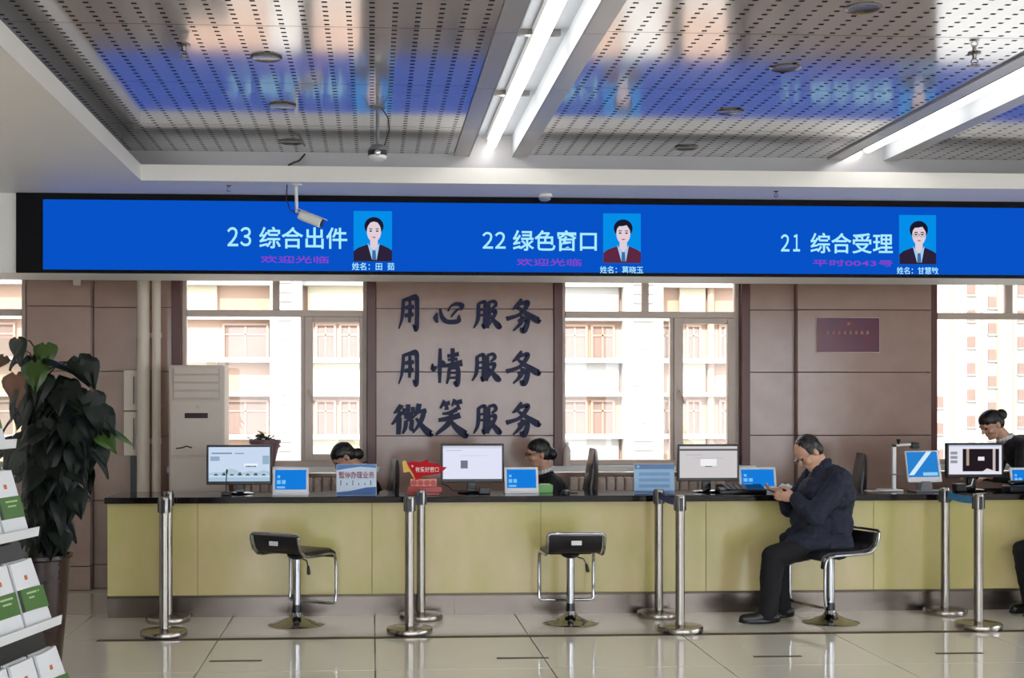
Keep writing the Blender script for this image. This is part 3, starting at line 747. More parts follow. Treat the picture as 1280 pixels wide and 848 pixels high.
# document camera
Y = 9.6
t = thing('document_camera', (ax(1118, Y), Y, ZT), 'white document camera on a column with a black lens head', 'camera')
p = at(1117.5, 610, Y); X = p.x
bx('base', X - .1, X + .05, Y - .06, Y + .1, ZT, ZT + .014, M_wplast, t, bevel=.004)
bx('column', X - .014, X + .014, Y - .012, Y + .012, ZT + .014, az(1118, 559, Y), M_wplast, t, bevel=.004)
zt = az(1118, 559, Y)
bx('joint', X - .012, X + .016, Y - .014, Y + .014, zt, zt + .02, M_black, t, bevel=.004)
MB().cyl((X + .01, Y, zt + .012), (X + .15, Y, zt + .02), .010, n=10).build('arm', M_wplast, t)
MB().cyl((X + .035, Y, zt + .02), (X + .035, Y, zt + .06), .008, .018, n=12).build('knob', M_black, t)
bx('lens_head', X + .13, X + .19, Y - .025, Y + .025, zt - .015, zt + .035, M_black, t, bevel=.008)
MB().tube([(X - .06, Y - .04, zt - .2), (X, Y - .03, zt - .21), (X + .1, Y - .02, zt - .21), (X + .2, Y, zt - .2)], .005, 6).build('cable', M_gplast, t)
# payment terminal screen
Y = 9.5
a = at(1137, 598, Y); b = at(1179, 564, Y); cx = (a.x + b.x) / 2
t = thing('payment_terminal', (cx, Y, ZT), 'white terminal with a blue screen and a white diagonal band, right of the document camera', 'terminal')
Mt = Matrix.Translation((cx, Y, ZT)) @ Matrix.Rotation(-.25, 4, 'X') @ Matrix.Rotation(-.06, 4, 'Z')
W_, Hh = b.x - a.x, b.z - ZT
MB().box(-W_ / 2, W_ / 2, 0, .02, .075, Hh + .01, M=Mt).build('housing', M_wplast, t, bevel=.005)
sc = MB().box(-W_ / 2 + .008, W_ / 2 - .02, -.002, 0, .115, Hh, M=Mt).build('screen', emit('terminal_blue', (40, 128, 206)), t, smooth=False)
MB().prism([(-W_ / 2 + .01, .13), (-W_ / 2 + .05, .13), (W_ / 2 - .06, Hh), (W_ / 2 - .1, Hh)], -.0035, -.002, M=Mt).build('light_band', emit('terminal_band', (210, 235, 250)), sc, smooth=False)
MB().box(-.01, W_ / 2 - .03, -.0035, -.002, .125, .15, M=Mt).build('button', emit('terminal_btn', (150, 205, 240)), sc, smooth=False)
MB().prism([(-.05, 0), (.06, 0), (.04, .08), (-.03, .08)], .0, .1, M=Matrix.Translation((cx, Y, ZT))).build('stand', M_gplast, t, bevel=.006)
bx('foot', cx - .1, cx + .1, Y - .05, Y + .12, ZT, ZT + .012, M_gplast, t, bevel=.004)
# microphone in front of monitor 1
Y = 9.45
p = at(283, 620, Y)
t = thing('desk_microphone', (p.x, Y, ZT), 'thin gooseneck microphone in front of the landscape monitor', 'microphone')
bx('base', p.x - .035, p.x + .035, Y - .03, Y + .04, ZT, ZT + .025, M_black, t, bevel=.006)
MB().tube([(p.x, Y, ZT + .02), (p.x - .002, Y, ZT + .09), (p.x + .004, Y - .01, ZT + .17)], .004, 6).build('gooseneck', M_black, t)
MB().cap((p.x + .004, Y - .01, ZT + .165), (p.x + .006, Y - .014, ZT + .185), .007, .007, 8).build('capsule', M_black, t)
# keyboard-like flat black box near monitor 3
Y = 9.42
t = thing('keypad', (ax(930, Y), Y, ZT), 'flat black keypad box in front of the tablet beside the seated man', 'keypad')
a, b = ax(898, Y), ax(956, Y)
MB().prism([(Y - .06, ZT), (Y + .1, ZT), (Y + .1, ZT + .065), (Y - .06, ZT + .03)], a, b, M=Matrix(((0, 1, 0, 0), (1, 0, 0, 0), (0, 0, 1, 0), (0, 0, 0, 1)))).build('body', M_blackg, t, bevel=.006)
for i in range(4):
    for j in range(3):
        MB().box(a + .05 + i * .04, a + .08 + i * .04, Y - .045 + j * .045, Y - .015 + j * .045, ZT + .036 + j * .0098, ZT + .046 + j * .0098).build('key', M_gplast, t, bevel=.002)
# crumpled paper
Y = 9.55
mb = MB(); p = at(979, 611, Y)
for k in range(7): mb.ell((p.x + random.uniform(-.03, .03), Y + random.uniform(-.03, .03), ZT + .022 + random.uniform(0, .02)), (.03, .028, .02), Matrix.Rotation(random.random() * 3, 3, 'X'))
r_ = thing('crumpled_paper', (p.x, Y, ZT), 'crumpled white tissue beside the seated man\'s hands', 'paper')
blob('sheet', mb, M_paper, r_, .006, 1, .02, .02)
# green box and small round object
Y = 9.6
t = thing('tissue_box', (ax(680, Y), Y, ZT), 'small green box beside the tablet of the clerk with glasses', 'box')
bx('carton', ax(672, Y), ax(690, Y), Y - .05, Y + .05, ZT, az(680, 606, Y), mat('box_green', (120, 176, 104), .5), t, bevel=.003)
bx('lid_strip', ax(675, Y), ax(687, Y), Y - .02, Y + .02, az(680, 606, Y), az(680, 606, Y) + .006, mat('box_pale', (196, 220, 180), .5), t)
Y = 9.36
p = at(707, 616, Y)
t = thing('badge_reel', (p.x, Y, ZT), 'small dark round reel with a short stick on the counter edge', 'reel')
MB().lathe([(.001, 0), (.03, 0), (.034, .012), (.03, .028), (.02, .034), (.001, .035)], (p.x, Y, ZT), 20).build('reel', M_black, t)
MB().tube([(p.x + .03, Y, ZT + .012), (p.x + .09, Y - .005, ZT + .012)], .006, 8).build('stick', M_black, t)
Y = 9.4
t = thing('document_tray', (ax(560, Y + .1), Y + .1, ZT), 'small dark device with cables below the white-page monitor', 'device')
bx('body', ax(598, Y + .1), ax(612, Y + .1), Y + .04, Y + .1, ZT, ZT + .05, M_black, t, bevel=.006)
MB().tube([at(551, 605, Y + .1), at(560, 608, Y + .1), at(566, 614, Y + .1), Vector((ax(600, Y + .1), Y + .07, ZT + .02))], .004, 6).build('cable', M_black, t)
Y = 9.5
p0 = at(1222, 602, Y)
t = thing('card_reader', (ax(1206, Y), Y, ZT), 'dark card reader with white cables under the video monitor', 'device')
bx('body', ax(1194, Y), ax(1208, Y), Y - .02, Y + .06, ZT, ZT + .06, M_black, t, bevel=.008)
MB().tube([Vector((ax(1206, Y), Y - .02, ZT + .04)), Vector((ax(1212, Y), Y - .03, ZT + .05)), Vector((ax(1215, Y), Y - .02, ZT + .1))], .005, 6).build('cable', M_wplast, t)
t = thing('phone_set', (ax(1272, 9.42), 9.42, ZT), 'black desk phone at the right edge of the counter', 'phone')
bx('body', ax(1258, 9.42), ax(1290, 9.42), 9.36, 9.5, ZT, ZT + .05, M_black, t, bevel=.01)
MB().cap((ax(1262, 9.42), 9.4, ZT + .07), (ax(1286, 9.42), 9.4, ZT + .075), .02, .02, 10).build('handset', M_blackg, t)
t = thing('paper_stack', (ax(1098, 9.6), 9.6, ZT), 'loose white papers on the counter left of the document camera', 'paper')
for k in range(3):
    MB().box(-.1, .1, -.06, .06, 0, .002, M=Matrix.Translation((ax(1100 + k * 4, 9.6), 9.62 - .03 * k, ZT + .003 * k)) @ Matrix.Rotation(.3 * k - .2, 4, 'Z')).build('sheet', M_paper, t)

# ================================================================== BACK AREA
# wall calligraphy
STR = {
 '用': [[(28, 90, 9), (26, 60, 10), (20, 30, 8), (8, 4, 3)], [(27, 86, 7), (52, 92, 8), (80, 94, 13), (84, 70, 12), (84, 30, 12), (80, 4, 13), (66, 16, 3)], [(34, 64, 7), (52, 67, 9), (72, 68, 7)], [(32, 42, 7), (50, 44, 9), (70, 46, 7)], [(54, 86, 8), (55, 55, 11), (52, 22, 8)]],
 '心': [[(14, 52, 4), (9, 30, 11), (15, 8, 5)], [(24, 70, 5), (30, 34, 10), (45, 14, 13), (68, 12, 14), (84, 18, 12), (86, 44, 3)], [(50, 60, 5), (58, 80, 5), (76, 92, 10), (94, 86, 13), (92, 64, 4)], [(60, 34, 4), (74, 58, 6), (88, 72, 4)]],
 '服': [[(22, 84, 8), (22, 52, 9), (18, 26, 8), (5, 4, 3)], [(20, 82, 6), (38, 90, 8), (45, 84, 9), (45, 44, 9), (43, 8, 10), (34, 18, 3)], [(24, 64, 5), (44, 66, 6)], [(23, 46, 5), (44, 47, 6)], [(56, 88, 6), (76, 92, 8), (82, 80, 8), (68, 68, 4)], [(57, 88, 8), (57, 44, 9), (53, 4, 8)], [(57, 56, 5), (80, 60, 9), (74, 38, 7), (58, 12, 3)], [(60, 48, 4), (74, 30, 9), (94, 10, 14), (99, 16, 3)]],
 '务': [[(48, 98, 4), (40, 82, 9), (22, 66, 3)], [(42, 82, 6), (66, 88, 9), (58, 68, 8), (40, 50, 7), (4, 38, 9)], [(38, 72, 5), (60, 56, 9), (96, 34, 13), (98, 36, 3)], [(38, 32, 6), (62, 38, 10), (64, 22, 10), (54, 3, 12), (44, 12, 3)], [(52, 48, 8), (46, 26, 8), (24, 3, 3)]],
 '情': [[(28, 98, 6), (27, 55, 9), (26, 6, 6)], [(4, 58, 3), (6, 44, 10), (18, 50, 4)], [(34, 66, 4), (42, 56, 8)], [(50, 78, 6), (68, 80, 7), (86, 84, 8)], [(52, 68, 5), (82, 70, 6)], [(20, 50, 5), (60, 54, 8), (97, 60, 12)], [(66, 99, 9), (67, 76, 9), (66, 56, 7)], [(56, 44, 7), (54, 24, 7), (48, 4, 4)], [(54, 44, 6), (80, 48, 9), (84, 24, 10), (80, 2, 10), (70, 10, 3)], [(57, 33, 4), (80, 34, 5)], [(57, 20, 4), (80, 21, 5)]],
 '微': [[(26, 94, 9), (16, 78, 8), (6, 68, 3)], [(26, 74, 9), (14, 52, 8), (1, 34, 4)], [(20, 56, 9), (19, 30, 9), (18, 4, 8)], [(42, 96, 8), (42, 70, 7)], [(33, 84, 7), (33, 66, 6), (54, 68, 7)], [(54, 88, 7), (54, 66, 6)], [(32, 56, 7), (58, 58, 7)], [(37, 46, 7), (35, 24, 7), (28, 6, 4)], [(37, 46, 5), (51, 47, 7), (50, 22, 8), (60, 16, 5)], [(70, 98, 9), (65, 74, 8), (57, 58, 3)], [(66, 72, 7), (88, 78, 9)], [(82, 74, 8), (74, 44, 8), (54, 8, 3)], [(62, 54, 5), (78, 28, 10), (97, 6, 14), (100, 8, 3)]],
 '笑': [[(32, 96, 8), (18, 74, 4)], [(28, 84, 6), (48, 90, 8)], [(38, 84, 5), (38, 70, 10)], [(64, 99, 8), (54, 80, 4)], [(62, 88, 7), (86, 94, 9)], [(72, 86, 5), (76, 70, 10)], [(70, 72, 9), (46, 62, 7), (24, 60, 4)], [(12, 42, 7), (50, 48, 10), (80, 56, 11)], [(52, 66, 9), (46, 36, 11), (4, 3, 5)], [(50, 42, 6), (68, 22, 12), (97, 3, 15), (100, 6, 3)]],
}
def crom(pts, n=7):
    out = []; k = len(pts)
    for i in range(k - 1):
        p0, p1, p2, p3 = [Vector(pts[max(0, min(k - 1, j))]) for j in (i - 1, i, i + 1, i + 2)]
        for q in range(n):
            t = q / n
            out.append(.5 * ((2 * p1) + (p2 - p0) * t + (2 * p0 - 5 * p1 + 4 * p2 - p3) * t * t + (3 * p1 - p0 - 3 * p2 + p3) * t ** 3))
    out.append(Vector(pts[-1])); return out
def glyph(ch, u0, u1, v0, v1, lab):
    Y = YW; x0, x1 = ax(u0, Y), ax(u1, Y); z0, z1 = az(u0, v1, Y), az(u0, v0, Y)
    b = MB()
    for si, st in enumerate(STR[ch]):
        c = crom(st); n = len(c); vs = []
        for i, p in enumerate(c):
            d = (c[min(i + 1, n - 1)] - c[max(i - 1, 0)]); d = Vector((d.x, d.y)).normalized() if d.length > 1e-6 else Vector((1, 0))
            nr = Vector((-d.y, d.x)) * max(1.2, p.z) * .74
            for sg in (1, -1):
                gx, gz = p.x + nr.x * sg, p.y + nr.y * sg
                X, Z = x0 + gx / 100 * (x1 - x0), z0 + gz / 100 * (z1 - z0)
                vs += [(X, Y - .022 - .0006 * si, Z), (X, Y - .001, Z)]
        fs = []
        for i in range(n - 1):
            a, q = 4 * i, 4 * i + 4
            fs += [(a, q, q + 2, a + 2), (a + 1, a + 3, q + 3, q + 1), (a, a + 1, q + 1, q), (a + 2, q + 2, q + 3, a + 3)]
        fs += [(0, 2, 3, 1), (4 * n - 4, 4 * n - 3, 4 * n - 1, 4 * n - 2)]
        b.add(vs, fs)
    o = b.build('wall_character', M_letter, smooth=False)
    tag(o, lab, 'lettering', 'navy calligraphy on the back wall')
rown = ['top', 'middle', 'bottom']; posn = ['first', 'second', 'third', 'last']
for r, chars in enumerate((('用', 496, 526, 370, 413, '心', 541, 579, 378, 406, '服', 590, 626, 374, 412, '务', 631, 674, 373, 415),
                           ('用', 496, 526, 439, 482, '情', 539, 579, 435, 482, '服', 588, 625, 440, 478, '务', 631, 674, 438, 481),
                           ('微', 489, 539, 504, 545, '笑', 543, 583, 499, 545, '服', 590, 626, 504, 544, '务', 631, 674, 502, 545))):
    for k in range(4):
        g = chars[k * 5:k * 5 + 5]
        glyph(g[0], *g[1:], 'navy brush character %s, %s in the %s row on the stone wall' % (g[0], posn[k], rown[r]))
# plaque
Y = YW - .07
a = at(1021, 440, Y); b = at(1098.5, 398, Y)
t = thing('wall_plaque', ((a.x + b.x) / 2, Y, a.z), 'maroon plaque with faint gold lettering on the right wall', 'plaque')
bx('board', a.x, b.x, Y - .015, Y, a.z, b.z, M_plaque, t, bevel=.002)
bx('rim', a.x - .006, b.x + .006, Y - .008, Y, a.z - .006, b.z + .006, M_pvc, t)
n = 10; ex, ez = at(1060, 405, Y).x, at(1060, 405, Y).z
MB().prism([(ex + (.02 if i % 2 == 0 else .009) * math.sin(PI * i / 5), ez + (.02 if i % 2 == 0 else .009) * math.cos(PI * i / 5)) for i in range(10)], Y - .017, Y - .015).build('emblem', M_gold, t, smooth=False)
for k in range(8):
    u = 1034 + k * 7.1; q = at(u, 416, Y)
    MB().prism([(q.x - .012, q.z - .016), (q.x + .012, q.z - .016), (q.x + .008, q.z + .016), (q.x - .01, q.z + .012)], Y - .017, Y - .015).build('worn_letter', M_gold, t, smooth=False)

# air conditioner
Y = 10.3
x0, x1 = ax(211, Y), ax(280.5, Y); zt = az(240, 456.5, Y)
t = thing('air_conditioner', ((x0 + x1) / 2, Y + .15, 0), 'tall beige floor-standing air conditioner left of the window', 'air conditioner')
bx('cabinet', x0, x1, Y, Y + .34, .0, zt, M_acw, t, bevel=.012)
za, zb = az(240, 501, Y), az(240, 461, Y)
gr = bx('outlet_grille', x0 + .03, x1 - .035, Y - .006, Y, za + .005, zb, mat('ac_grille', (190, 176, 166), .4), t, bevel=.003)
for k in range(4):
    z = za + .02 + k * (zb - za) / 4
    bx('louvre', x0 + .04, x1 - .045, Y - .016, Y - .006, z, z + (zb - za) / 4 - .012, M_acw, gr, bevel=.003)
bx('front_panel', x0 + .012, x1 - .012, Y - .008, Y, az(240, 570, Y), za - .005, M_acw, t, bevel=.004)
bx('front_panel', x0 + .012, x1 - .012, Y - .008, Y, .08, az(240, 572, Y), M_acw, t, bevel=.004)
bx('display_strip', ax(231, Y), ax(260, Y), Y - .012, Y - .008, az(240, 523, Y), az(240, 516.5, Y), mat('ac_display', (58, 36, 46), .2), t, bevel=.002)
MB().tube([at(220, 561, Y - .012), at(228, 560, Y - .012), at(233, 558, Y - .012), at(240, 560, Y - .012)], .006, 6).build('badge', mat('ac_badge', (70, 60, 52), .4), t)
MB().cyl((ax(247, Y), Y - .012, az(247, 509, Y)), (ax(247, Y), Y - .008, az(247, 509, Y)), .015, n=16).build('badge', M_pvc, t)
# heating pipes
for u, r, lab in ((179, .052, 'thick cream heating pipe right of the meter box'), (195.5, .036, 'thinner cream heating pipe beside the air conditioner')):
    X = ax(u, 10.62); t = thing('heating_pipe', (X, 10.62, 0), lab, 'pipe', 'vertical heating pipes')
    MB().cyl((X, 10.62, 0), (X, 10.62, 3.0), r, n=24).build('pipe', M_pipe, t)
    for z in (.35, 1.23, 2.1): MB().lathe([(r, -.02), (r + .006, -.02), (r + .006, .02), (r, .02)], (X, 10.62, z), 24).build('collar', M_pipe, t)
    bx('wall_bracket', X - .015, X + .015, 10.62 + r * .9, YW - .001, 1.5, 1.53, M_gplast, t)
# meter box
Y = 10.68
x0, x1 = ax(154.5, Y), ax(172, Y)
t = thing('meter_box', ((x0 + x1) / 2, Y, az(160, 570, Y)), 'narrow cream electrical box on the wall beside the pipes', 'box')
for v0, v1 in ((463, 513.5), (515, 570)):
    d_ = bx('door', x0, x1, Y, Y + .12, az(160, v1, Y), az(160, v0, Y), M_pipe, t, bevel=.004)
    MB().tube([(x1 - .03, Y - .012, az(160, v1 - 8, Y)), (x1 - .03, Y - .014, az(160, v0 + 8, Y))], .006, 6).build('lock_bar', M_gplast, d_)
bx('cable_duct', x0 + .05, x1, Y + .03, Y + .12, .0, az(160, 570, Y), M_black, t)
# radiators
for lab, u0, u1 in (('cream column radiator under the left window', 292, 436), ('cream column radiator under the middle window', 711, 905)):
    Y = 10.62; t = thing('radiator', ((ax(u0, Y) + ax(u1, Y)) / 2, Y, .12), lab, 'radiator', 'column radiators under the windows')
    n = round((u1 - u0) / 11.4); wdt = (ax(u1, Y) - ax(u0, Y)) / n
    ztp = az(740, 596.5, Y)
    proto = None
    for k in range(n):
        x = ax(u0, Y) + k * wdt
        if proto is None:
            proto = MB().box(x + .004, x + wdt - .004, Y - .04, Y + .06, .16, ztp).build('column', M_pvc, t, bevel=.012)
            q = proto
            MB().lathe([(.022, 0), (.022, .004), (.014, .006)], (x + wdt / 2, Y - .04, ztp - .04), 12, M=Matrix.Rotation(PI / 2, 3, 'X')).build('rosette', M_acw, proto)
        else: q = copytree(proto, t); q.location = (k * wdt, 0, 0)
    for z in (.2, ztp - .06): MB().cyl((ax(u0, Y), Y + .01, z), (ax(u1, Y), Y + .01, z), .018, n=10).build('header_pipe', M_pvc, t)
    for x in (ax(u0, Y) + .05, ax(u1, Y) - .05): bx('foot', x - .015, x + .015, Y - .03, Y + .05, 0, .17, M_pvc, t)
# window sill plant
Y = YW - .0
p = Vector((ax(331, Y), Y, ZSILL))
t = thing('potted_plant', p, 'small leafy plant in a mauve pot on the left window sill', 'plant')
hp = az(331, 550, Y) - ZSILL
MB().lathe([(.001, 0), (.075, 0), (.08, .01), (.125, hp - .03), (.135, hp - .03), (.135, hp), (.118, hp), (.11, hp - .03), (.001, hp - .03)], p, 24).build('pot', mat('mauve_pot', (112, 78, 84), .45), t)
lf = MB()
def leafmesh(L, W_):
    b = MB(); prof = [(0, 0.02), (.12, .42), (.3, .5), (.55, .38), (.8, .17), (1, 0.0)]
    vs = []
    for i, (q, ww) in enumerate(prof):
        zc = -.25 * L * q * q
        vs += [(q * L, -ww * W_, zc + .10 * W_), (q * L, 0, zc), (q * L, ww * W_, zc + .10 * W_)]
    fs = []
    for i in range(len(prof) - 1):
        a = 3 * i
        fs += [(a, a + 3, a + 4, a + 1), (a + 1, a + 4, a + 5, a + 2)]
    return b.add(vs, fs)
def put_leaf(proto, parent, loc, yaw, pitch, roll, sc):
    o = proto.copy(); C.objects.link(o); o.parent = parent; o.location = Vector(loc) - wl(parent)
    o.rotation_euler = Euler((roll, pitch, yaw), 'XYZ'); o.scale = (sc, sc, sc); return o
pl = leafmesh(.06, .045).build('leaf', mat('sill_leaf', (86, 92, 52), .5, var=.3), t)
pl.data.transform(Matrix.Translation(wl(t))); pl.location = (0, 0, hp + .02)
for k in range(46):
    a = random.random() * 2 * PI; r = random.uniform(.01, .13); z = ZSILL + hp - .02 + random.uniform(0, .055) * (1.2 - r * 5)
    if a < .9 or a > 5.6: z -= random.choice((0, .04, .09))
    put_leaf(pl, t, (p.x + r * math.cos(a), p.y - .0 + r * math.sin(a) * .8, max(z, ZSILL + .05)), a, random.uniform(-.9, .5), random.uniform(-.5, .5), random.uniform(.6, 1.1))
for k in range(6):
    a = k * 1.05; MB().tube([(p.x, p.y, ZSILL + hp - .03), (p.x + .08 * math.cos(a), p.y + .06 * math.sin(a), ZSILL + hp + .04)], .003, 5).build('stem', M_stem, t)
# water bottle on the sill
Y = YW - .02
p = Vector((ax(705.5, Y) + .02, Y, ZSILL)); t = thing('water_bottle', p, 'small clear water bottle on the middle window sill', 'bottle')
MB().lathe([(.001, 0), (.032, 0), (.034, .01), (.034, .12), (.028, .15), (.013, .17), (.013, .185)], p, 20).build('bottle_body', mat('bottle_plastic', (206, 190, 182), .15), t)
MB().lathe([(.016, .183), (.016, .2), (.001, .201)], p, 16).build('cap', M_wplast, t)
# wall camera near top-left and tap on the window
Y = YW - .13
p = at(97, 350, Y); t = thing('wall_sensor', p, 'small beige motion sensor high on the left pier', 'sensor')
MB().box(p.x - .03, p.x + .03, Y - .05, Y, p.z - .05, p.z + .02).build('housing', M_pipe, t, bevel=.01)
MB().box(p.x - .02, p.x + .06, Y - .03, Y, p.z + .02, p.z + .035).build('bracket', M_pipe, t)

# cctv bullet camera
p = lev(370, 231, ZS); Y = p.y
t = thing('security_camera', p, 'white bullet security camera hanging in front of the blue screen', 'security camera')
MB().lathe([(.001, 0), (.042, 0), (.042, -.006), (.012, -.012)], p, 20).build('ceiling_plate', M_wplast, t)
q = at(371, 266, Y)
MB().cyl(p, q, .012, n=12).build('drop_rod', M_wplast, t)
e0 = at(374, 268, Y - .02); e1 = at(404, 280, Y - .06); d = (e1 - e0).normalized()
Mq = d.to_track_quat('X', 'Z').to_matrix().to_4x4(); L_ = (e1 - e0).length
MB().box(0, L_ * .95, -.035, .035, -.034, .03, M=Matrix.Translation(e0) @ Mq).build('camera_body', M_wplast, t, bevel=.015)
MB().box(-.01, L_ * 1.05, -.04, .04, .03, .036, M=Matrix.Translation(e0) @ Mq).build('sun_shield', M_wplast, t, bevel=.003)
MB().cyl(e0 + d * L_ * .93, e0 + d * L_ * .97, .028, n=16).build('lens', M_black, t)
MB().tube([p + Vector((-.06, 0, 0)), p + Vector((-.065, 0, -.1)), p + Vector((-.04, 0, -.17)), q + Vector((0, 0, -.01))], .004, 6).build('cable', M_black, t)
# dome camera
p = lev(472, 134, ZC); Y = p.y
t = thing('security_camera', p, 'dome security camera on a rod below the perforated ceiling', 'security camera')
MB().lathe([(.001, 0), (.045, 0), (.045, -.006), (.012, -.01)], p, 20).build('ceiling_plate', M_gplast, t)
zd = az(470, 180, Y); zb_ = az(470, 201, Y); hh = zd - zb_
MB().cyl(p, (p.x, Y, zd), .011, n=12).build('drop_rod', M_gplast, t)
c = (p.x, Y, zb_)
MB().lathe([(.012, hh), (.035, hh * .92), (.052, hh * .72), (.057, hh * .58)], c, 24).build('hood', M_gplast, t)
MB().lathe([(.057, hh * .58), (.056, hh * .28), (.001, hh * .28)], c, 24).build('lens_band', M_black, t)
MB().lathe([(.055, hh * .3), (.05, hh * .12), (.03, 0.0), (.001, 0)], c, 24).build('lower_shell', M_wplast, t)
MB().lathe([(.018, 0), (.018, .006), (.010, .01)], (p.x, Y - .056, zb_ + hh * .4), 16, M=Matrix.Rotation(PI / 2, 3, 'X')).build('lens', M_chrome, t)
MB().tube([p + Vector((.02, 0, 0)), p + Vector((.06, 0, -.06)), p + Vector((.068, 0, -.13)), (p.x + .04, Y, zd - .01)], .004, 6).build('cable', M_black, t)
# loose cable on the fascia lip
t = MB().tube([at(360, 207, YF + .03), at(368, 203, YF + .02), at(374, 201, YF + .03), at(381, 193, YF + .1)], .007, 6).build('loose_cable', M_black)
tag(t, 'short black cable end lying over the soffit lip above the bullet camera', 'cable')

# ================================================================== STANCHIONS
def stanchion(u, v, lab, h=.925):
    p = lev(u, v, 0); p.y = min(p.y, YC - .16)
    t = thing('stanchion', p, lab, 'stanchion', 'steel queue stanchions')
    MB().lathe([(.001, 0), (.152, 0), (.155, .006), (.155, .034), (.150, .041), (.05, .046), (.035, .05), (.001, .05)], p, 40).build('base', M_steelp, t)
    MB().cyl((p.x, p.y, .045), (p.x, p.y, h - .07), .031, n=24).build('post', M_steelp, t)
    MB().lathe([(.033, h - .11), (.036, h - .108), (.036, h - .012), (.033, h - .003), (.001, h)], p, 24).build('belt_head', mat('head_grey', (140, 134, 128), .25, metal=.9), t)
    for k in range(3):
        a = -PI / 2 + (k - 1) * PI / 2
        MB().box(-.012, .012, -.0405, -.034, h - .105, h - .02, M=Matrix.Translation(p) @ Matrix.Rotation(k * PI / 2 - PI / 2, 4, 'Z')).build('belt_slot', M_black, t)
    return t, p
pairs = [((205, 795.5), (210.5, 777), 'left of the left bar stool', (50, 52, 70)), ((512, 792), (526, 773), 'below the red sign', (34, 44, 86)), ((850, 790), (823.5, 771.5), 'left of the seated man', (44, 56, 110)), ((1223, 786), (1180.5, 767.5), 'by the video monitor', (22, 122, 178))]
for k, (f_, b_, lab, bc) in enumerate(pairs):
    t1, p1 = stanchion(*f_, 'front steel stanchion of the pair ' + lab)
    t2, p2 = stanchion(*b_, 'rear steel stanchion of the pair ' + lab)
    d = (p2 - p1); L_ = d.length; d.normalize(); z1 = .925 - .02; b = MB(); n = 8; vs = []
    for i in range(n + 1):
        q = p1 + d * (.036 + (L_ - .072) * i / n); sag = .015 * math.sin(PI * i / n)
        for zz_ in (z1 - sag, z1 - .05 - sag):
            vs += [(q.x - d.y * .001, q.y + d.x * .001, zz_), (q.x + d.y * .001, q.y - d.x * .001, zz_)]
    fs = []
    for i in range(n):
        a, c = 4 * i, 4 * i + 4
        fs += [(a, c, c + 2, a + 2), (a + 1, a + 3, c + 3, c + 1), (a, a + 1, c + 1, c), (a + 2, c + 2, c + 3, a + 3)]
    fs += [(0, 2, 3, 1), (4 * n, 4 * n + 1, 4 * n + 3, 4 * n + 2)]
    b.add(vs, fs).build('belt', mat('belt_%d' % k, bc, .6), t1)

# ================================================================== STOOLS
def make_stool():
    t = thing('bar_stool', (0, 0, 0), 'x', 'stool', 'chrome bar stools with black seats')
    MB().lathe([(.001, 0), (.196, 0), (.198, .004), (.19, .008), (.13, .022), (.06, .048), (.04, .07), (.036, .085), (.001, .085)], (0, 0, 0), 44).build('base', M_chrome, t)
    MB().cyl((0, 0, .07), (0, 0, .14), .033, .030, n=24).build('collar', M_blackg, t)
    MB().cyl((0, 0, .14), (0, 0, .47), .028, n=24).build('column', M_chrome, t)
    MB().lathe([(.03, .455), (.06, .472), (.07, .486), (.001, .49)], (0, 0, 0), 24).build('seat_mount', M_black, t)
    # seat shell: curve in (x, z), forward = +x
    prof = [(.205, .455), (.195, .482), (.16, .497), (.08, .500), (-.02, .500), (-.12, .504), (-.18, .515), (-.225, .55), (-.245, .60), (-.25, .635)]
    b = MB(); ys = [-.185, -.16, 0, .16, .185]; vs = []
    for i, (x, z) in enumerate(prof):
        j0, j1 = max(0, i - 1), min(len(prof) - 1, i + 1)
        tx, tz_ = prof[j1][0] - prof[j0][0], prof[j1][1] - prof[j0][1]; l_ = math.hypot(tx, tz_); nx_, nz_ = tz_ / l_, -tx / l_
        for s_, th in ((0, 0), (1, .032)):
            for y in ys:
                q = th if abs(y) < .17 else th * .6
                vs.append((x + nx_ * q, y, z + nz_ * q))
    k = len(ys); fs = []
    for i in range(len(prof) - 1):
        for s_ in (0, 1):
            for j in range(k - 1):
                a = i * 2 * k + s_ * k + j; c = a + 2 * k
                fs.append((a, a + 1, c + 1, c) if s_ else (a, c, c + 1, a + 1))
        for j in (0, k - 1):
            a = i * 2 * k + j; c = a + 2 * k
            fs.append((a, a + k, c + k, c))
    for i in (0, len(prof) - 1):
        for j in range(k - 1):
            a = i * 2 * k + j; fs.append((a, a + 1, a + 1 + k, a + k))
    b.add(vs, fs).build('seat', M_leather, t, bevel=.004)
    # chrome frame loop
    side = [(.19, .15), (.198, .2), (.198, .40), (.19, .455), (.165, .482), (.11, .491), (-.05, .494), (-.14, .497), (-.19, .507), (-.238, .548), (-.258, .60), (-.262, .638)]
    for sg in (-1, 1):
        MB().tube([(x, sg * .196, z) for x, z in side], .011, 10).build('side_rail', M_chrome, t)
    MB().tube([(.19, -.196, .15), (.19, -.18, .135), (.19, 0, .133), (.19, .18, .135), (.19, .196, .15)], .011, 10).build('footrest', M_chrome, t)
    MB().tube([(-.262, -.196, .638), (-.262, -.18, .652), (-.262, 0, .654), (-.262, .18, .652), (-.262, .196, .638)], .010, 10).build('back_rail', M_chrome, t)
    MB().box(-.275, -.268, -.035, .035, .575, .605).build('label_sticker', M_wplast, t)
    MB().tube([(0, -.02, .47), (-.01, -.09, .45), (-.02, -.11, .41)], .005, 8).build('lever', M_chrome, t)
    MB().cap((-.02, -.11, .41), (-.025, -.118, .37), .010, .014, 10).build('lever_grip', M_black, t)
    return t
st = make_stool()
p = lev(713, 779, 0); st.location = p; st.rotation_euler = (0, 0, PI / 2); st['label'] = 'chrome bar stool with its black back toward the viewer, in the middle of the counter'
p = lev(371, 781, 0); dup(st, p, math.radians(58), 'chrome bar stool turned sideways at the left end of the counter')
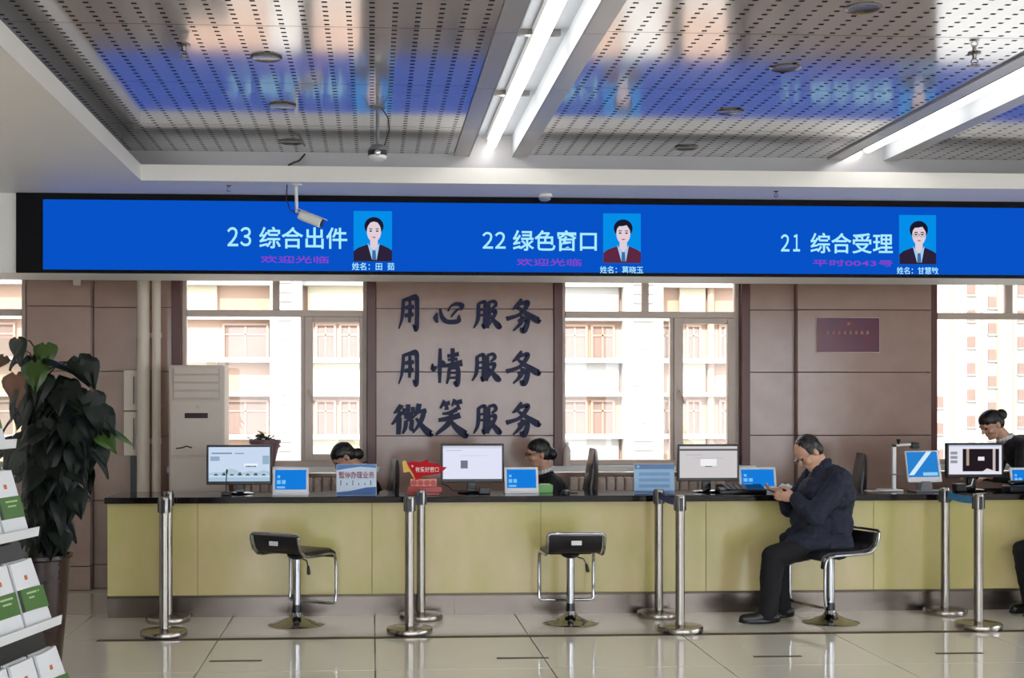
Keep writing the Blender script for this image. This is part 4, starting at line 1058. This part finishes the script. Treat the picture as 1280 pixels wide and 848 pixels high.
pm = lev(1038, 778, 0); dup(st, pm, math.radians(198), 'chrome bar stool under the seated man')
p5 = lev(1372, 774, 0); dup(st, p5, math.radians(195), 'chrome bar stool under the visitor cut by the right edge')

# ================================================================== OFFICE CHAIRS behind the counter
def make_chair():
    t = thing('office_chair', (0, 0, 0), 'x', 'chair', 'black office chairs behind the counter')
    for k in range(5):
        a = k * 2 * PI / 5
        MB().tube([(0, 0, .09), (.15 * math.cos(a), .15 * math.sin(a), .085), (.29 * math.cos(a), .29 * math.sin(a), .065)], [.028, .022, .016], 8).build('base_leg', M_black, t)
        MB().lathe([(.001, -.012), (.026, -.012), (.028, 0), (.026, .012), (.001, .012)], (.29 * math.cos(a), .29 * math.sin(a), .028), 14, M=Matrix.Rotation(PI / 2, 3, 'X')).build('caster', M_black, t)
    MB().cyl((0, 0, .08), (0, 0, .42), .026, n=14).build('gas_lift', M_black, t)
    MB().box(-.24, .24, -.24, .24, .42, .50).build('seat', M_leather, t, bevel=.035, seg=4)
    # back: forward = -x, the back is at +x; slightly reclined and curved
    prof = [(.235, .50, .045), (.25, .58, .055), (.27, .70, .058), (.29, .83, .052), (.308, .96, .044), (.32, 1.06, .034), (.328, 1.13, .025), (.332, 1.175, .014), (.333, 1.19, .004)]
    b = MB(); ys = [-.22, -.19, -.1, 0, .1, .19, .22]; vs = []
    for x, z, th in prof:
        for s_ in (-1, 1):
            for y in ys:
                e = 1 - (abs(y) / .235) ** 3
                vs.append((x + s_ * th * e + .025 * (abs(y) / .22) ** 2 * -1, y * (1 if z < 1.05 else 1 - (z - 1.05) * 1.6), z))
    k = len(ys); fs = []
    for i in range(len(prof) - 1):
        for s_ in (0, 1):
            for j in range(k - 1):
                a = i * 2 * k + s_ * k + j; c = a + 2 * k
                fs.append((a, c, c + 1, a + 1) if s_ == 0 else (a, a + 1, c + 1, c))
        for j in (0, k - 1):
            a = i * 2 * k + j; c = a + 2 * k; fs.append((a, a + k, c + k, c))
    for i in (0, len(prof) - 1):
        for j in range(k - 1):
            a = i * 2 * k + j; fs.append((a, a + 1, a + 1 + k, a + k))
    b.add(vs, fs).build('backrest', M_leather, t)
    for sg in (-1, 1):
        MB().tube([(.25, sg * .25, .62), (.12, sg * .27, .66), (-.08, sg * .27, .66), (-.14, sg * .26, .6), (-.1, sg * .25, .46)], .016, 8).build('armrest', M_black, t)
    return t
ch = make_chair()
for k, (u, v, Y, rz, lab) in enumerate(((493, 575, 10.25, 0, 'black office chair seen edge-on left of the red sign'), (740.5, 561, 10.18, 0, 'black office chair seen edge-on in front of the middle window'), (1076, 567, 10.1, 0, 'black office chair seen edge-on behind the seated man'))):
    c_ = ch if k == 0 else copytree(ch)
    c_['label'] = lab; zt = az(u, v, Y); s_ = zt / 1.19
    c_.scale = (s_, s_, s_); rz = -math.atan2(ax(u, Y), Y) + (.10, .12, .18)[k]; c_.rotation_euler = (0, 0, rz); c_.location = (ax(u, Y) - .31 * s_ * math.cos(rz), Y - .31 * s_ * math.sin(rz), 0)

# ================================================================== PEOPLE
class Head:
    def __init__(s, c, fwd, up, sc=1.0):
        s.c = Vector(c); f = Vector(fwd).normalized(); u = (Vector(up) - f * f.dot(Vector(up))).normalized(); sd = u.cross(f)
        s.R = Matrix((f, sd, u)).transposed() * sc; s.sc = sc
    def p(s, a, b, c): return s.c + s.R @ Vector((a, b, c))
    def ell(s, mb, c, r, nu=18, nv=12): mb.ell(s.p(*c), r, s.R, nu, nv)
    def cap(s, mb, a, b, r0, r1): mb.cap(s.p(*a), s.p(*b), r0 * s.sc, r1 * s.sc, 12)
    def skull(s, mb, neck):
        s.ell(mb, (0, 0, .028), (.095, .074, .088)); s.ell(mb, (.02, 0, -.025), (.072, .062, .075)); s.ell(mb, (.04, 0, -.078), (.046, .044, .034))
        s.cap(mb, (.082, 0, .018), (.106, 0, -.022), .009, .0125); s.ell(mb, (.088, 0, .028), (.014, .05, .012))
        s.ell(mb, (.084, 0, -.052), (.012, .024, .006)); s.ell(mb, (.08, 0, -.064), (.012, .021, .007)); s.ell(mb, (.075, 0, -.095), (.014, .018, .014))
        for sg in (-1, 1):
            s.ell(mb, (-.012, sg * .072, -.012), (.018, .010, .030)); s.ell(mb, (.06, sg * .038, -.03), (.025, .02, .02))
        mb.cap(s.p(-.02, 0, -.06), neck, .052 * s.sc, .058 * s.sc)
    def eyes(s, par):
        b = MB()
        for sg in (-1, 1): s.ell(b, (.083, sg * .032, .004), (.008, .014, .008), 10, 8)
        b.build('eyes', mat('eye_dark', (38, 28, 26), .2), par)
    def glasses(s, par, m):
        b = MB()
        for sg in (-1, 1):
            b.tube([s.p(.104, sg * .034 + .026 * math.cos(2 * PI * i / 14), .0 + .019 * math.sin(2 * PI * i / 14)) for i in range(14)], .0022 * s.sc, 5, closed=True)
            b.tube([s.p(.102, sg * .06, .006), s.p(.06, sg * .076, .008), s.p(-.015, sg * .08, .01)], .002 * s.sc, 5)
        b.tube([s.p(.106, -.008, .002), s.p(.11, 0, .006), s.p(.106, .008, .002)], .002 * s.sc, 5)
        b.build('glasses', m, par)
def hand(mb, wrist, d, n, side, curl=.9, sc=1.0):
    """palm plus five bent fingers; d = pointing direction, n = palm normal (fingers curl toward it), side = thumb side"""
    w_ = Vector(wrist); d = Vector(d).normalized(); n = Vector(n); n = (n - d * n.dot(d)).normalized(); s_ = Vector(side); s_ = (s_ - d * s_.dot(d) - n * s_.dot(n)).normalized()
    R = Matrix((d, s_, n)).transposed()
    mb.cap(w_ - d * .03, w_ + d * .02, .026 * sc, .027 * sc, 10)
    mb.ell(w_ + d * .05 * sc, (.05 * sc, .041 * sc, .016 * sc), R, 14, 10)
    for k, (off_, L_) in enumerate(((.031, .07), (.011, .08), (-.010, .074), (-.030, .058))):
        p = w_ + (d * .088 + s_ * off_) * sc; a = .35; q = [p]
        for ph in (.45, .32, .23):
            p = p + (d * math.cos(a) + n * math.sin(a)) * L_ * ph * sc * 1.05; q.append(p); a += curl * .75
        for i in range(3): mb.cap(q[i], q[i + 1], (.0092 - .0008 * i) * sc, (.0086 - .0008 * i) * sc, 8)
    p = w_ + (d * .025 + s_ * .034) * sc; q = p + (d * .035 + s_ * .022 + n * .012) * sc; r = q + (d * .032 + n * .014) * sc
    mb.cap(p, q, .013 * sc, .011 * sc, 8); mb.cap(q, r, .0105 * sc, .009 * sc, 8)

# ---- man on the stool (faces -x)
YM = 8.93
def mp(u, v, dy=0.0):
    q = at(u, v, YM); return Vector((q.x, YM + dy, q.z))
hip = mp(1034, 673); chest = mp(1028, 607); neck = mp(1024, 580)
man = thing('person', (hip.x, YM, 0), 'man in a navy jacket bent over a phone on a bar stool', 'person')
hd = Head(mp(1011.5, 566), (-.74, -.12, -.64), (-.62, 0, .78), 1.02)
body = MB(); hd.skull(body, neck)
body.cap(neck, chest, .058, .09); body.cap(chest, hip, .10, .10)
sh = {-1: mp(1040, 600, -.175), 1: mp(1030, 597, .175)}
el = {-1: mp(1004, 645, -.22), 1: mp(998, 640, .2)}
wr = {-1: mp(987, 621, -.10), 1: mp(983, 616, .07)}
for s_ in (-1, 1):
    body.cap(chest + Vector((0, s_ * .06, .0)), sh[s_] + Vector((0, -s_ * .04, -.03)), .045, .04); body.cap(sh[s_] + Vector((0, -s_ * .04, -.03)), el[s_], .04, .036); body.cap(el[s_], wr[s_], .034, .028)
hand(body, wr[-1], (-.95, .22, .12), (.1, .9, .25), (0, 0, 1), .8)
hand(body, wr[1], (-.95, -.15, .1), (.1, -.3, .9), (0, -1, .2), .7)
hj = {-1: hip + Vector((-.02, -.10, -.01)), 1: hip + Vector((-.02, .10, -.01))}
kn = {-1: mp(960, 694, -.12), 1: mp(981, 697, .11)}
an = {-1: mp(953, 764, -.12), 1: mp(983, 762, .10)}
for s_ in (-1, 1):
    body.cap(hj[s_], kn[s_], .07, .055); body.cap(kn[s_], an[s_], .05, .036)
    body.cap(an[s_], an[s_] + Vector((-.12, 0, -.035)), .036, .028)
blob('body', body, M_skin, man, .005, 3)
hd.eyes(man); hd.glasses(man, M_chrome)
hb = MB(); hd.ell(hb, (-.018, 0, .043), (.090, .081, .083)); hd.ell(hb, (-.045, 0, -.005), (.058, .073, .066))
for s_ in (-1, 1): hd.ell(hb, (.012, s_ * .07, .022), (.022, .012, .034))
blob('hair', hb, M_hair, man, .006, 3, .006, .01)
jk = MB()
jk.cap(neck + Vector((.015, 0, -.03)), chest + Vector((.02, 0, .02)), .075, .15)
jk.ell(mp(1040, 597), (.125, .215, .085)); jk.ell(mp(1040, 618), (.155, .225, .15)); jk.cap(mp(1040, 622), mp(1036, 655), .155, .15)
jk.ell(mp(1018, 618), (.11, .17, .13)); jk.ell(mp(1012, 650), (.13, .2, .12)); jk.ell(mp(1008, 668), (.14, .2, .06)); jk.ell(mp(1036, 655), (.165, .215, .17)); jk.ell(mp(1032, 680), (.185, .235, .09))
for s_ in (-1, 1):
    jk.cap(sh[s_], el[s_] + Vector((.0, 0, .012)), .084, .070); jk.cap(el[s_] + Vector((.0, 0, .012)), wr[s_] + (el[s_] - wr[s_]) * .1, .068, .052)
    jk.cap(mp(1025, 655, s_ * .10), mp(1000, 676, s_ * .11), .10, .066)
    jk.cap(mp(1042, 672, s_ * .1), mp(1040, 684, s_ * .11), .09, .075); jk.cap(mp(1040, 679, s_ * .12), mp(1000, 677, s_ * .12), .105, .085); jk.cap(mp(1000, 677, s_ * .12), mp(988, 676, s_ * .11), .085, .068 if s_ < 0 else .05)
blob('jacket', jk, M_navy, man, .007, 4, .026, .06)
col = MB(); 
for i in range(16):
    a = 2 * PI * i / 16; col.ell(neck + Vector((.012 + .062 * math.cos(a), .066 * math.sin(a), -.012 + .03 * math.cos(a))), (.016, .018, .026), None, 8, 6)
blob('collar', col, M_navy, man, .007, 3)
tr = MB()
tr.cap(hip + Vector((-.01, -.06, -.0)), hip + Vector((-.01, .06, 0)), .115, .115)
for s_ in (-1, 1):
    tr.cap(hj[s_] + Vector((-.03, 0, 0)), kn[s_], .095, .083); tr.cap(kn[s_], kn[s_] + (an[s_] - kn[s_]) * .5, .083, .074); tr.cap(kn[s_] + (an[s_] - kn[s_]) * .5, an[s_] + Vector((0, 0, .01)), .074, .068)
blob('trousers', tr, M_trouser, man, .008, 4, .016, .08)
for s_ in (-1, 1):
    b = MB(); a = an[s_]; a = Vector((a.x, a.y, 0))
    b.cap(a + Vector((.05, 0, .045)), a + Vector((-.05, 0, .05)), .042, .044); b.cap(a + Vector((-.05, 0, .042)), a + Vector((-.17, 0, .034)), .042, .034)
    b.ell(a + Vector((-.06, 0, .016)), (.155, .045, .016)); b.cap(a + Vector((.02, 0, .05)), a + Vector((.01, 0, .10)), .044, .044)
    blob('shoe', b, M_shoe, man, .006, 3)
ph = thing('mobile_phone', wr[-1] + Vector((-.11, .075, .03)), 'dark mobile phone held by the seated man', 'phone')
Mp_ = Matrix.Translation(wr[-1] + Vector((-.11, .075, .03))) @ Matrix.Rotation(.35, 4, 'Y') @ Matrix.Rotation(.0, 4, 'Z')
MB().box(-.075, .075, -.037, .037, -.004, .004, M=Mp_).build('case', M_blackg, ph, bevel=.003)
MB().box(-.07, .07, -.033, .033, .004, .0048, M=Mp_).build('screen', M_black, ph)

# ---- visitor cut by the right edge (faces -x)
YV = 9.02
def vp(u, v, dy=0.0):
    q = at(u, v, YV); return Vector((q.x, YV + dy, q.z))
hip = vp(1368, 672); chest = vp(1355, 607); neck = vp(1350, 578)
vis = thing('person', (hip.x, YV, 0), 'visitor in black clothes on a stool, cut off by the right edge of the photo', 'person')
hd2 = Head(vp(1338, 556), (-1, 0, -.2), (-.2, 0, 1), 1.0)
body = MB(); hd2.skull(body, neck); body.cap(neck, chest, .06, .12); body.cap(chest, hip, .13, .13)
jk = MB(); jk.cap(neck + Vector((0, 0, -.04)), chest, .075, .15); jk.ell(chest, (.15, .21, .13)); jk.cap(chest, hip + Vector((0, 0, .05)), .165, .175)
tr = MB(); tr.cap(hip + Vector((0, -.06, 0)), hip + Vector((0, .06, 0)), .14, .14)
for s_ in (-1, 1):
    s0 = chest + Vector((0, s_ * .18, .05)); e_ = vp(1336, 652, s_ * .22); w_ = vp(1318, 650, s_ * .12)
    body.cap(s0, e_, .05, .042); body.cap(e_, w_, .04, .03); hand(body, w_, (-1, 0, .1), (0, 0, -1), (0, -s_, 0), .6)
    jk.cap(s0, e_, .07, .06); jk.cap(e_, w_ + (e_ - w_) * .12, .06, .048)
    k_ = vp(1288, 690, s_ * .11 ); a_ = vp(1297, 760, s_ * .10)
    body.cap(hip + Vector((0, s_ * .1, 0)), k_, .07, .055); body.cap(k_, a_, .05, .036); body.cap(a_, a_ + Vector((-.1, 0, -.035)), .036, .03)
    tr.cap(hip + Vector((0, s_ * .1, 0)), k_, .09, .072); tr.cap(k_, a_, .07, .056)
    b = MB(); a = Vector((a_.x, a_.y, 0)); b.cap(a + Vector((.05, 0, .045)), a + Vector((-.12, 0, .036)), .042, .034); b.ell(a + Vector((-.04, 0, .016)), (.13, .045, .016)); b.cap(a + Vector((.02, 0, .05)), a + Vector((.01, 0, .12)), .044, .044)
    blob('shoe', b, M_shoe, vis, .008, 3)
blob('body', body, M_skin, vis, .007, 3); blob('jacket', jk, M_suit, vis, .009, 4, .02, .09); blob('trousers', tr, M_trouser, vis, .009, 4, .015, .08)
hb = MB(); hd2.ell(hb, (-.018, 0, .043), (.094, .081, .083)); hd2.ell(hb, (-.045, 0, -.005), (.058, .073, .066)); blob('hair', hb, M_hair, vis, .007, 3)
hd2.eyes(vis)

# ---- clerks behind the counter
def clerk(u, v, Y, fwd, up, lab, lean=0.0, stand=False, glasses=False, bun=(-.115, 0, .0), shirt=True, neck_off=(.05, -.14), badge=False):
    hc = at(u, v, Y); t = thing('person', (hc.x + .1, Y, 0), lab, 'person')
    h = Head(hc, fwd, up, .98); nk = hc + Vector((neck_off[0], 0, neck_off[1]))
    hipz = .95 if stand else .52
    hp_ = Vector((nk.x + .10 + lean, Y, hipz)); cs = nk + (hp_ - nk) * .36
    b = MB(); h.skull(b, nk); b.cap(nk, cs, .05, .11); b.cap(cs, hp_, .11, .12)
    j = MB(); j.cap(nk + (cs - nk) * .22, cs, .07, .14); j.ell(nk + (cs - nk) * .7, (.12, .185, .11)); j.cap(cs, hp_, .15, .165)
    tr = MB(); tr.cap(hp_ + Vector((0, -.06, 0)), hp_ + Vector((0, .06, 0)), .14, .14)
    for s_ in (-1, 1):
        s0 = nk + (cs - nk) * .42 + Vector((.01, s_ * .165, 0)); e_ = s0 + Vector((-.04, s_ * .05, -.27)); w_ = e_ + Vector((-.2, -s_ * .06, .01))
        w_.z = max(w_.z, .80) if not stand else w_.z
        b.cap(s0, e_, .042, .036); b.cap(e_, w_, .034, .026); hand(b, w_, (-1, 0, 0), (0, 0, -1), (0, -s_, 0), .5, .92)
        j.cap(s0, e_, .06, .054); j.cap(e_, w_ + (e_ - w_) * .1, .052, .042)
        if stand: k_ = hp_ + Vector((-.03, s_ * .09, -.45)); a_ = Vector((hp_.x, Y + s_ * .09, .09))
        else: k_ = Vector((hp_.x - .40, Y + s_ * .1, .52)); a_ = Vector((hp_.x - .38, Y + s_ * .1, .09))
        b.cap(hp_ + Vector((0, s_ * .09, 0)), k_, .07, .052); b.cap(k_, a_, .048, .034); b.cap(a_, a_ + Vector((-.1, 0, -.04)), .034, .028)
        tr.cap(hp_ + Vector((0, s_ * .09, 0)), k_, .085, .066); tr.cap(k_, a_, .064, .05)
        sb = MB(); a = Vector((a_.x, a_.y, 0)); sb.cap(a + Vector((.03, 0, .04)), a + Vector((-.13, 0, .034)), .038, .03); sb.ell(a + Vector((-.05, 0, .014)), (.125, .04, .014)); sb.cap(a + Vector((.01, 0, .05)), a + Vector((0, 0, .1)), .038, .038)
        blob('shoe', sb, M_shoe, t, .009, 2)
    blob('body', b, M_skin, t, .006, 3); blob('jacket', j, M_suit, t, .008, 4, .014, .08); blob('trousers', tr, M_trouser, t, .01, 3)
    hb = MB(); h.ell(hb, (-.012, 0, .042), (.094, .082, .086)); h.ell(hb, (-.045, 0, .0), (.062, .076, .07))
    h.ell(hb, (.004, 0, .05), (.088, .079, .074))
    if bun:
        h.ell(hb, bun, (.046, .046, .05)); h.ell(hb, (bun[0] * .8, 0, bun[2] + .02), (.04, .035, .03))
    blob('hair', hb, M_hair, t, .006, 7, .008, .012)
    h.eyes(t)
    if glasses: h.glasses(t, M_black)
    if shirt:
        sb = MB()
        for i in range(14):
            a = 2 * PI * i / 14; sb.ell(nk + Vector((.0 + .056 * math.cos(a), .058 * math.sin(a), .012 + .02 * math.cos(a))), (.012, .014, .022), None, 8, 6)
        blob('shirt_collar', sb, M_shirt, t, .006, 2)
    if badge: bx('badge', cs.x - .13, cs.x - .09, Y - .175, Y - .165, cs.z, cs.z + .03, M_wplast, t)
    return t
clerk(674, 567.5, 10.2, (-1, -.05, -.12), (-.12, 0, 1), 'clerk with glasses and a low bun in a black suit, facing left behind the counter', glasses=True, bun=(-.105, 0, -.015), neck_off=(.055, -.145))
clerk(431, 572, 10.2, (-.75, -.05, -.66), (-.6, 0, .8), 'clerk with head bowed behind the white and blue notice card', bun=(-.10, 0, -.05), neck_off=(.11, -.10))
clerk(1240, 531, 10.25, (-.86, -.1, -.5), (-.45, 0, .9), 'clerk with a high bun in a dark suit bending over behind the video monitor', stand=True, lean=.3, bun=(-.118, 0, .03), neck_off=(.11, -.12), badge=True)

# ================================================================== LEFT FOREGROUND
# glass screen panel
Yg = 6.95
xg = ax(34, Yg)
t = thing('glass_panel', (xg - .5, Yg, 0), 'clear frameless glass panel standing in front of the pothos at the left edge', 'glass panel')
bx('pane', xg - 1.1, xg, Yg, Yg + .01, .05, 1.89, glassmat('partition_glass', (244, 248, 246), .6), t)
bx('floor_shoe', xg - 1.1, xg, Yg - .03, Yg + .04, 0, .05, M_steelp, t, bevel=.004)
# tall pothos in a tapered pot
YP = 7.6
pc = Vector((ax(46, YP), YP, 0)); zr = az(60, 693, YP)
t = thing('tall_pothos', pc, 'tall dark leafy pothos column in a brown tapered pot at the left', 'plant')
MB().lathe([(.001, 0), (.135, 0), (.14, .02), (.165, .3), (.19, zr - .03), (.205, zr - .02), (.205, zr), (.185, zr), (.178, zr - .05), (.001, zr - .05)], pc, 40).build('pot', M_pot, t)
MB().lathe([(.001, zr - .049), (.178, zr - .049), (.001, zr - .035)], pc, 24).build('soil', mat('soil', (40, 30, 24), .9), t)
MB().cyl(pc + Vector((0, 0, zr - .04)), pc + Vector((.02, 0, 1.80)), .045, .04, n=12).build('moss_pole', M_stem, t)
def heart(L, W_):
    b = MB(); prof = [(-.12, .22), (-.02, .45), (.12, .52), (.32, .47), (.58, .30), (.82, .12), (1, .0)]
    vs = []
    for i, (q, ww) in enumerate(prof):
        zc = -.22 * L * max(q, 0) ** 2
        qq = q if i else -.02
        vs += [(q * L, -ww * W_, zc - .03 * W_), (q * L, -ww * W_ * .5, zc + .07 * W_), (qq * L, 0, zc), (q * L, ww * W_ * .5, zc + .07 * W_), (q * L, ww * W_, zc - .03 * W_)]
    fs = []
    for i in range(len(prof) - 1):
        for j in range(4): a = 5 * i + j; fs.append((a, a + 5, a + 6, a + 1))
    return b.add(vs, fs)
protos = []
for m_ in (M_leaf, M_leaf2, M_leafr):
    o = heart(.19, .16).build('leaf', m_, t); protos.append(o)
def vleaf(u, v, dy, yaw, pitch, roll, s_, kind=0):
    q = at(u, v, YP + dy)
    return put_leaf(protos[kind], t, q, yaw, pitch, roll, s_), q
stems = []
random.seed(11)
# dense body
cnt = 0
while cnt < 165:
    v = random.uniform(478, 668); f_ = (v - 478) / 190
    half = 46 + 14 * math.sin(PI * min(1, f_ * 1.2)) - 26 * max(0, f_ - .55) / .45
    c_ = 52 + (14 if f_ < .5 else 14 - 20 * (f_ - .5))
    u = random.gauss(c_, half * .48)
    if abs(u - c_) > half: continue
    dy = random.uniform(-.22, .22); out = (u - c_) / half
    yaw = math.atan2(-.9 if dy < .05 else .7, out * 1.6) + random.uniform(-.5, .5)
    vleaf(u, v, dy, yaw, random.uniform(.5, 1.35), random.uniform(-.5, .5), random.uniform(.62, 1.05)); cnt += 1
# leaves that stand out in the photograph: (u, v, yaw, pitch, roll, size, kind)
EX = [(28, 437, -2.0, .6, .9, 1.0, 0), (22, 425, -1.8, 1.5, .2, .8, 0), (40, 447, -1.2, .5, .3, 1.0, 0), (57, 432, -1.4, 1.1, .1, .85, 1), (58, 452, .2, .25, .2, 1.0, 0), (75, 458, -.2, .2, -.2, 1.0, 0),
      (98, 448, -.5, 1.15, 1.0, .95, 0), (107, 452, -.4, 1.25, 1.2, .9, 0), (4, 447, 2.8, .5, .3, .8, 2), (18, 492, -2.2, 1.2, .4, .8, 0), (80, 482, -.6, .7, .9, 1.0, 0), (92, 492, -.5, .7, .8, .9, 0),
      (126, 512, -.3, .9, .6, .9, 0), (120, 506, -.9, 1.1, .1, .95, 0), (131, 520, -.5, 1.3, .8, .7, 0), (112, 522, -1.0, 1.0, .2, 1.0, 0), (140, 540, -.1, .4, .2, .75, 1), (128, 545, -.6, .6, .4, .75, 1), (110, 556, -1.2, 1.2, .2, .9, 0),
      (126, 562, -.6, 1.3, .9, .6, 0), (93, 580, -1.3, 1.45, .1, .7, 0), (83, 620, -1.4, 1.5, .05, 1.0, 0), (84, 596, -1.2, 1.3, .1, .6, 0), (62, 640, -1.4, 1.4, .2, 1.1, 0), (55, 655, -1.3, 1.4, .0, 1.0, 0), (100, 535, -.8, 1.1, .5, 1.0, 0), (70, 475, -1.3, .9, .2, 1.1, 0), (50, 470, -1.6, 1.0, 0, 1.1, 0), (36, 480, -1.8, 1.0, 0, 1.1, 0), (88, 512, -1.0, 1.0, .2, 1.1, 0)]
for u, v, yaw, pitch, roll, s_, kd in EX:
    o, q = vleaf(u, v, random.uniform(-.22, -.05), yaw, pitch, roll, s_, kd)
    base = pc + Vector((random.uniform(-.02, .05), -.02, min(1.8, max(zr + .1, q.z - random.uniform(.08, .22)))))
    mid = (base + q) / 2 + Vector((0, 0, .05))
    MB().tube([base, mid, q], .0045, 5).build('stem', M_stem, t)
# prototypes become leaves too
for o, (u, v) in zip(protos, ((60, 560), (44, 455), (20, 470))):
    q = at(u, v, YP - .18); o.location = q - wl(t); o.rotation_euler = (0.2, 1.1, -1.4)
    o.data.transform(Matrix.Translation(wl(t)))

# brochure rack (face runs almost along the depth direction, leaning back)
YR = 5.9; ang = math.radians(12)
dv = Vector((math.sin(ang), math.cos(ang), 0)); nv = Vector((math.cos(ang), -math.sin(ang), 0))    # along the shelf / out of the face
e1 = at(74, 778, YR)                                                     # right end of the second shelf lip
tilt = .32
t = thing('brochure_rack', (e1.x - .3, YR - .4, 0), 'black tiered brochure rack with white shelf lips at the left edge', 'rack')
def rk(a, o, z): return e1 + dv * a + nv * o + Vector((0, 0, z))
def rbox(b, a0, a1, o0, o1, z0, z1, shear=0.0):
    vs = [rk(a, o - shear * z, z) for z in (z0, z1) for o in (o0, o1) for a in (a0, a1)]
    b.add(vs, [(0, 2, 3, 1), (4, 5, 7, 6), (0, 1, 5, 4), (2, 6, 7, 3), (0, 4, 6, 2), (1, 3, 7, 5)]); return b
pitch_ = .40; tz0 = -e1.z
LEN = 1.15
for k in (-1, 0, 1, 2, 3):
    zs = k * pitch_; os_ = -.11 * k
    b = MB(); vs = [rk(a, os_ + o, zs + z) for a in (-LEN, .02) for o, z in ((0, -.012), (.006, .03), (0, .03), (-.006, 0.0), (-.10, -.01), (-.10, -.022))]
    n = 6
    b.add(vs, [tuple(range(n - 1, -1, -1)), tuple(range(n, 2 * n))] + [(i, (i + 1) % n, n + (i + 1) % n, n + i) for i in range(n)])
    b.build('shelf_lip', M_wplast, t)
    vs = [rk(a, os_ + o, zs + z) for a in (-LEN, .0) for o, z in ((-.09, -.02), (-.19, .36), (-.20, .36), (-.10, -.02))]
    MB().add(vs, [(3, 2, 1, 0), (4, 5, 6, 7), (0, 1, 5, 4), (1, 2, 6, 5), (2, 3, 7, 6), (3, 0, 4, 7)]).build('back_panel', M_black, t)
for a in (-LEN, -.03):
    vs = [rk(a + q, o, z) for q in (0, .03) for o, z in ((.05, tz0), (-.65, tz0), (-.65, 3.6 * pitch_), (-.55, 3.6 * pitch_))]
    MB().add(vs, [(0, 1, 2, 3), (7, 6, 5, 4), (0, 4, 5, 1), (1, 5, 6, 2), (2, 6, 7, 3), (3, 7, 4, 0)]).build('side_frame', M_black, t)
bk = 0
tier = {-1: 'lowest', 0: 'second lowest', 1: 'second highest', 2: 'highest'}
for k in (-1, 0, 1, 2):
    for j in range(4):
        a1 = -.015 - j * .235 - (.02 if k == 0 else 0); a0 = a1 - .21
        for s_ in range(2):
            lab = '%s green and white booklet, %s from the far end, %s rack tier' % ('front' if s_ == 0 else 'rear', ['first', 'second', 'third', 'fourth'][j], tier[k])
            b = MB(); off_ = -.035 * s_ ; sh_ = .012 * s_; curl = (.03 if (k, j, s_) in ((0, 0, 0), (-1, 0, 0)) else .006)
            hgt = .285; th = .014
            root = thing('booklet', rk((a0 + a1) / 2, -.11 * k - .03 + off_, k * pitch_), lab, 'booklet', 'green and white booklets in the rack')
            def sheet(name, z0, z1, o_, m_, aa0=0.0, aa1=1.0, par=root, th_=.002):
                bb = MB(); vs = []; n = 6
                for i in range(n + 1):
                    fa = aa0 + (aa1 - aa0) * i / n; a = a0 + (a1 - a0) * fa + sh_
                    for z in (z0, z1):
                        cu_ = curl * fa ** 3 * (1.0 if z < .1 else .8)
                        oo = -.03 + off_ - .28 * z + o_
                        for tt in (0, -th_): vs.append(rk(a + (.03 * fa ** 4 if curl > .02 and z > .2 else 0), -.11 * k + oo + tt - cu_ * (1 if z > .2 else -.6), k * pitch_ + .004 + z))
                fs = []
                for i in range(n):
                    p_, q_ = 4 * i, 4 * i + 4
                    fs += [(p_, q_, q_ + 2, p_ + 2), (p_ + 1, p_ + 3, q_ + 3, q_ + 1), (p_, p_ + 1, q_ + 1, q_), (p_ + 2, q_ + 2, q_ + 3, p_ + 3)]
                fs += [(0, 2, 3, 1), (4 * n, 4 * n + 1, 4 * n + 3, 4 * n + 2)]
                return bb.add(vs, fs).build(name, m_, par)
            sheet('pages', 0, hgt, 0, M_paper, th_=th)
            sheet('green_band', .075, .17, .0012, M_green)
            sheet('spine_band', .075, .17, .0014, M_dgreen, 0.0, .12)
            if s_ == 0:
                sheet('emblem', .205, .225, .0014, M_orange, .45, .58)
                sheet('print_line', .145, .153, .0016, M_palegr, .35, .85); sheet('print_line', .125, .132, .0016, M_palegr, .4, .75)
# ------------------------------------------------------------------ done
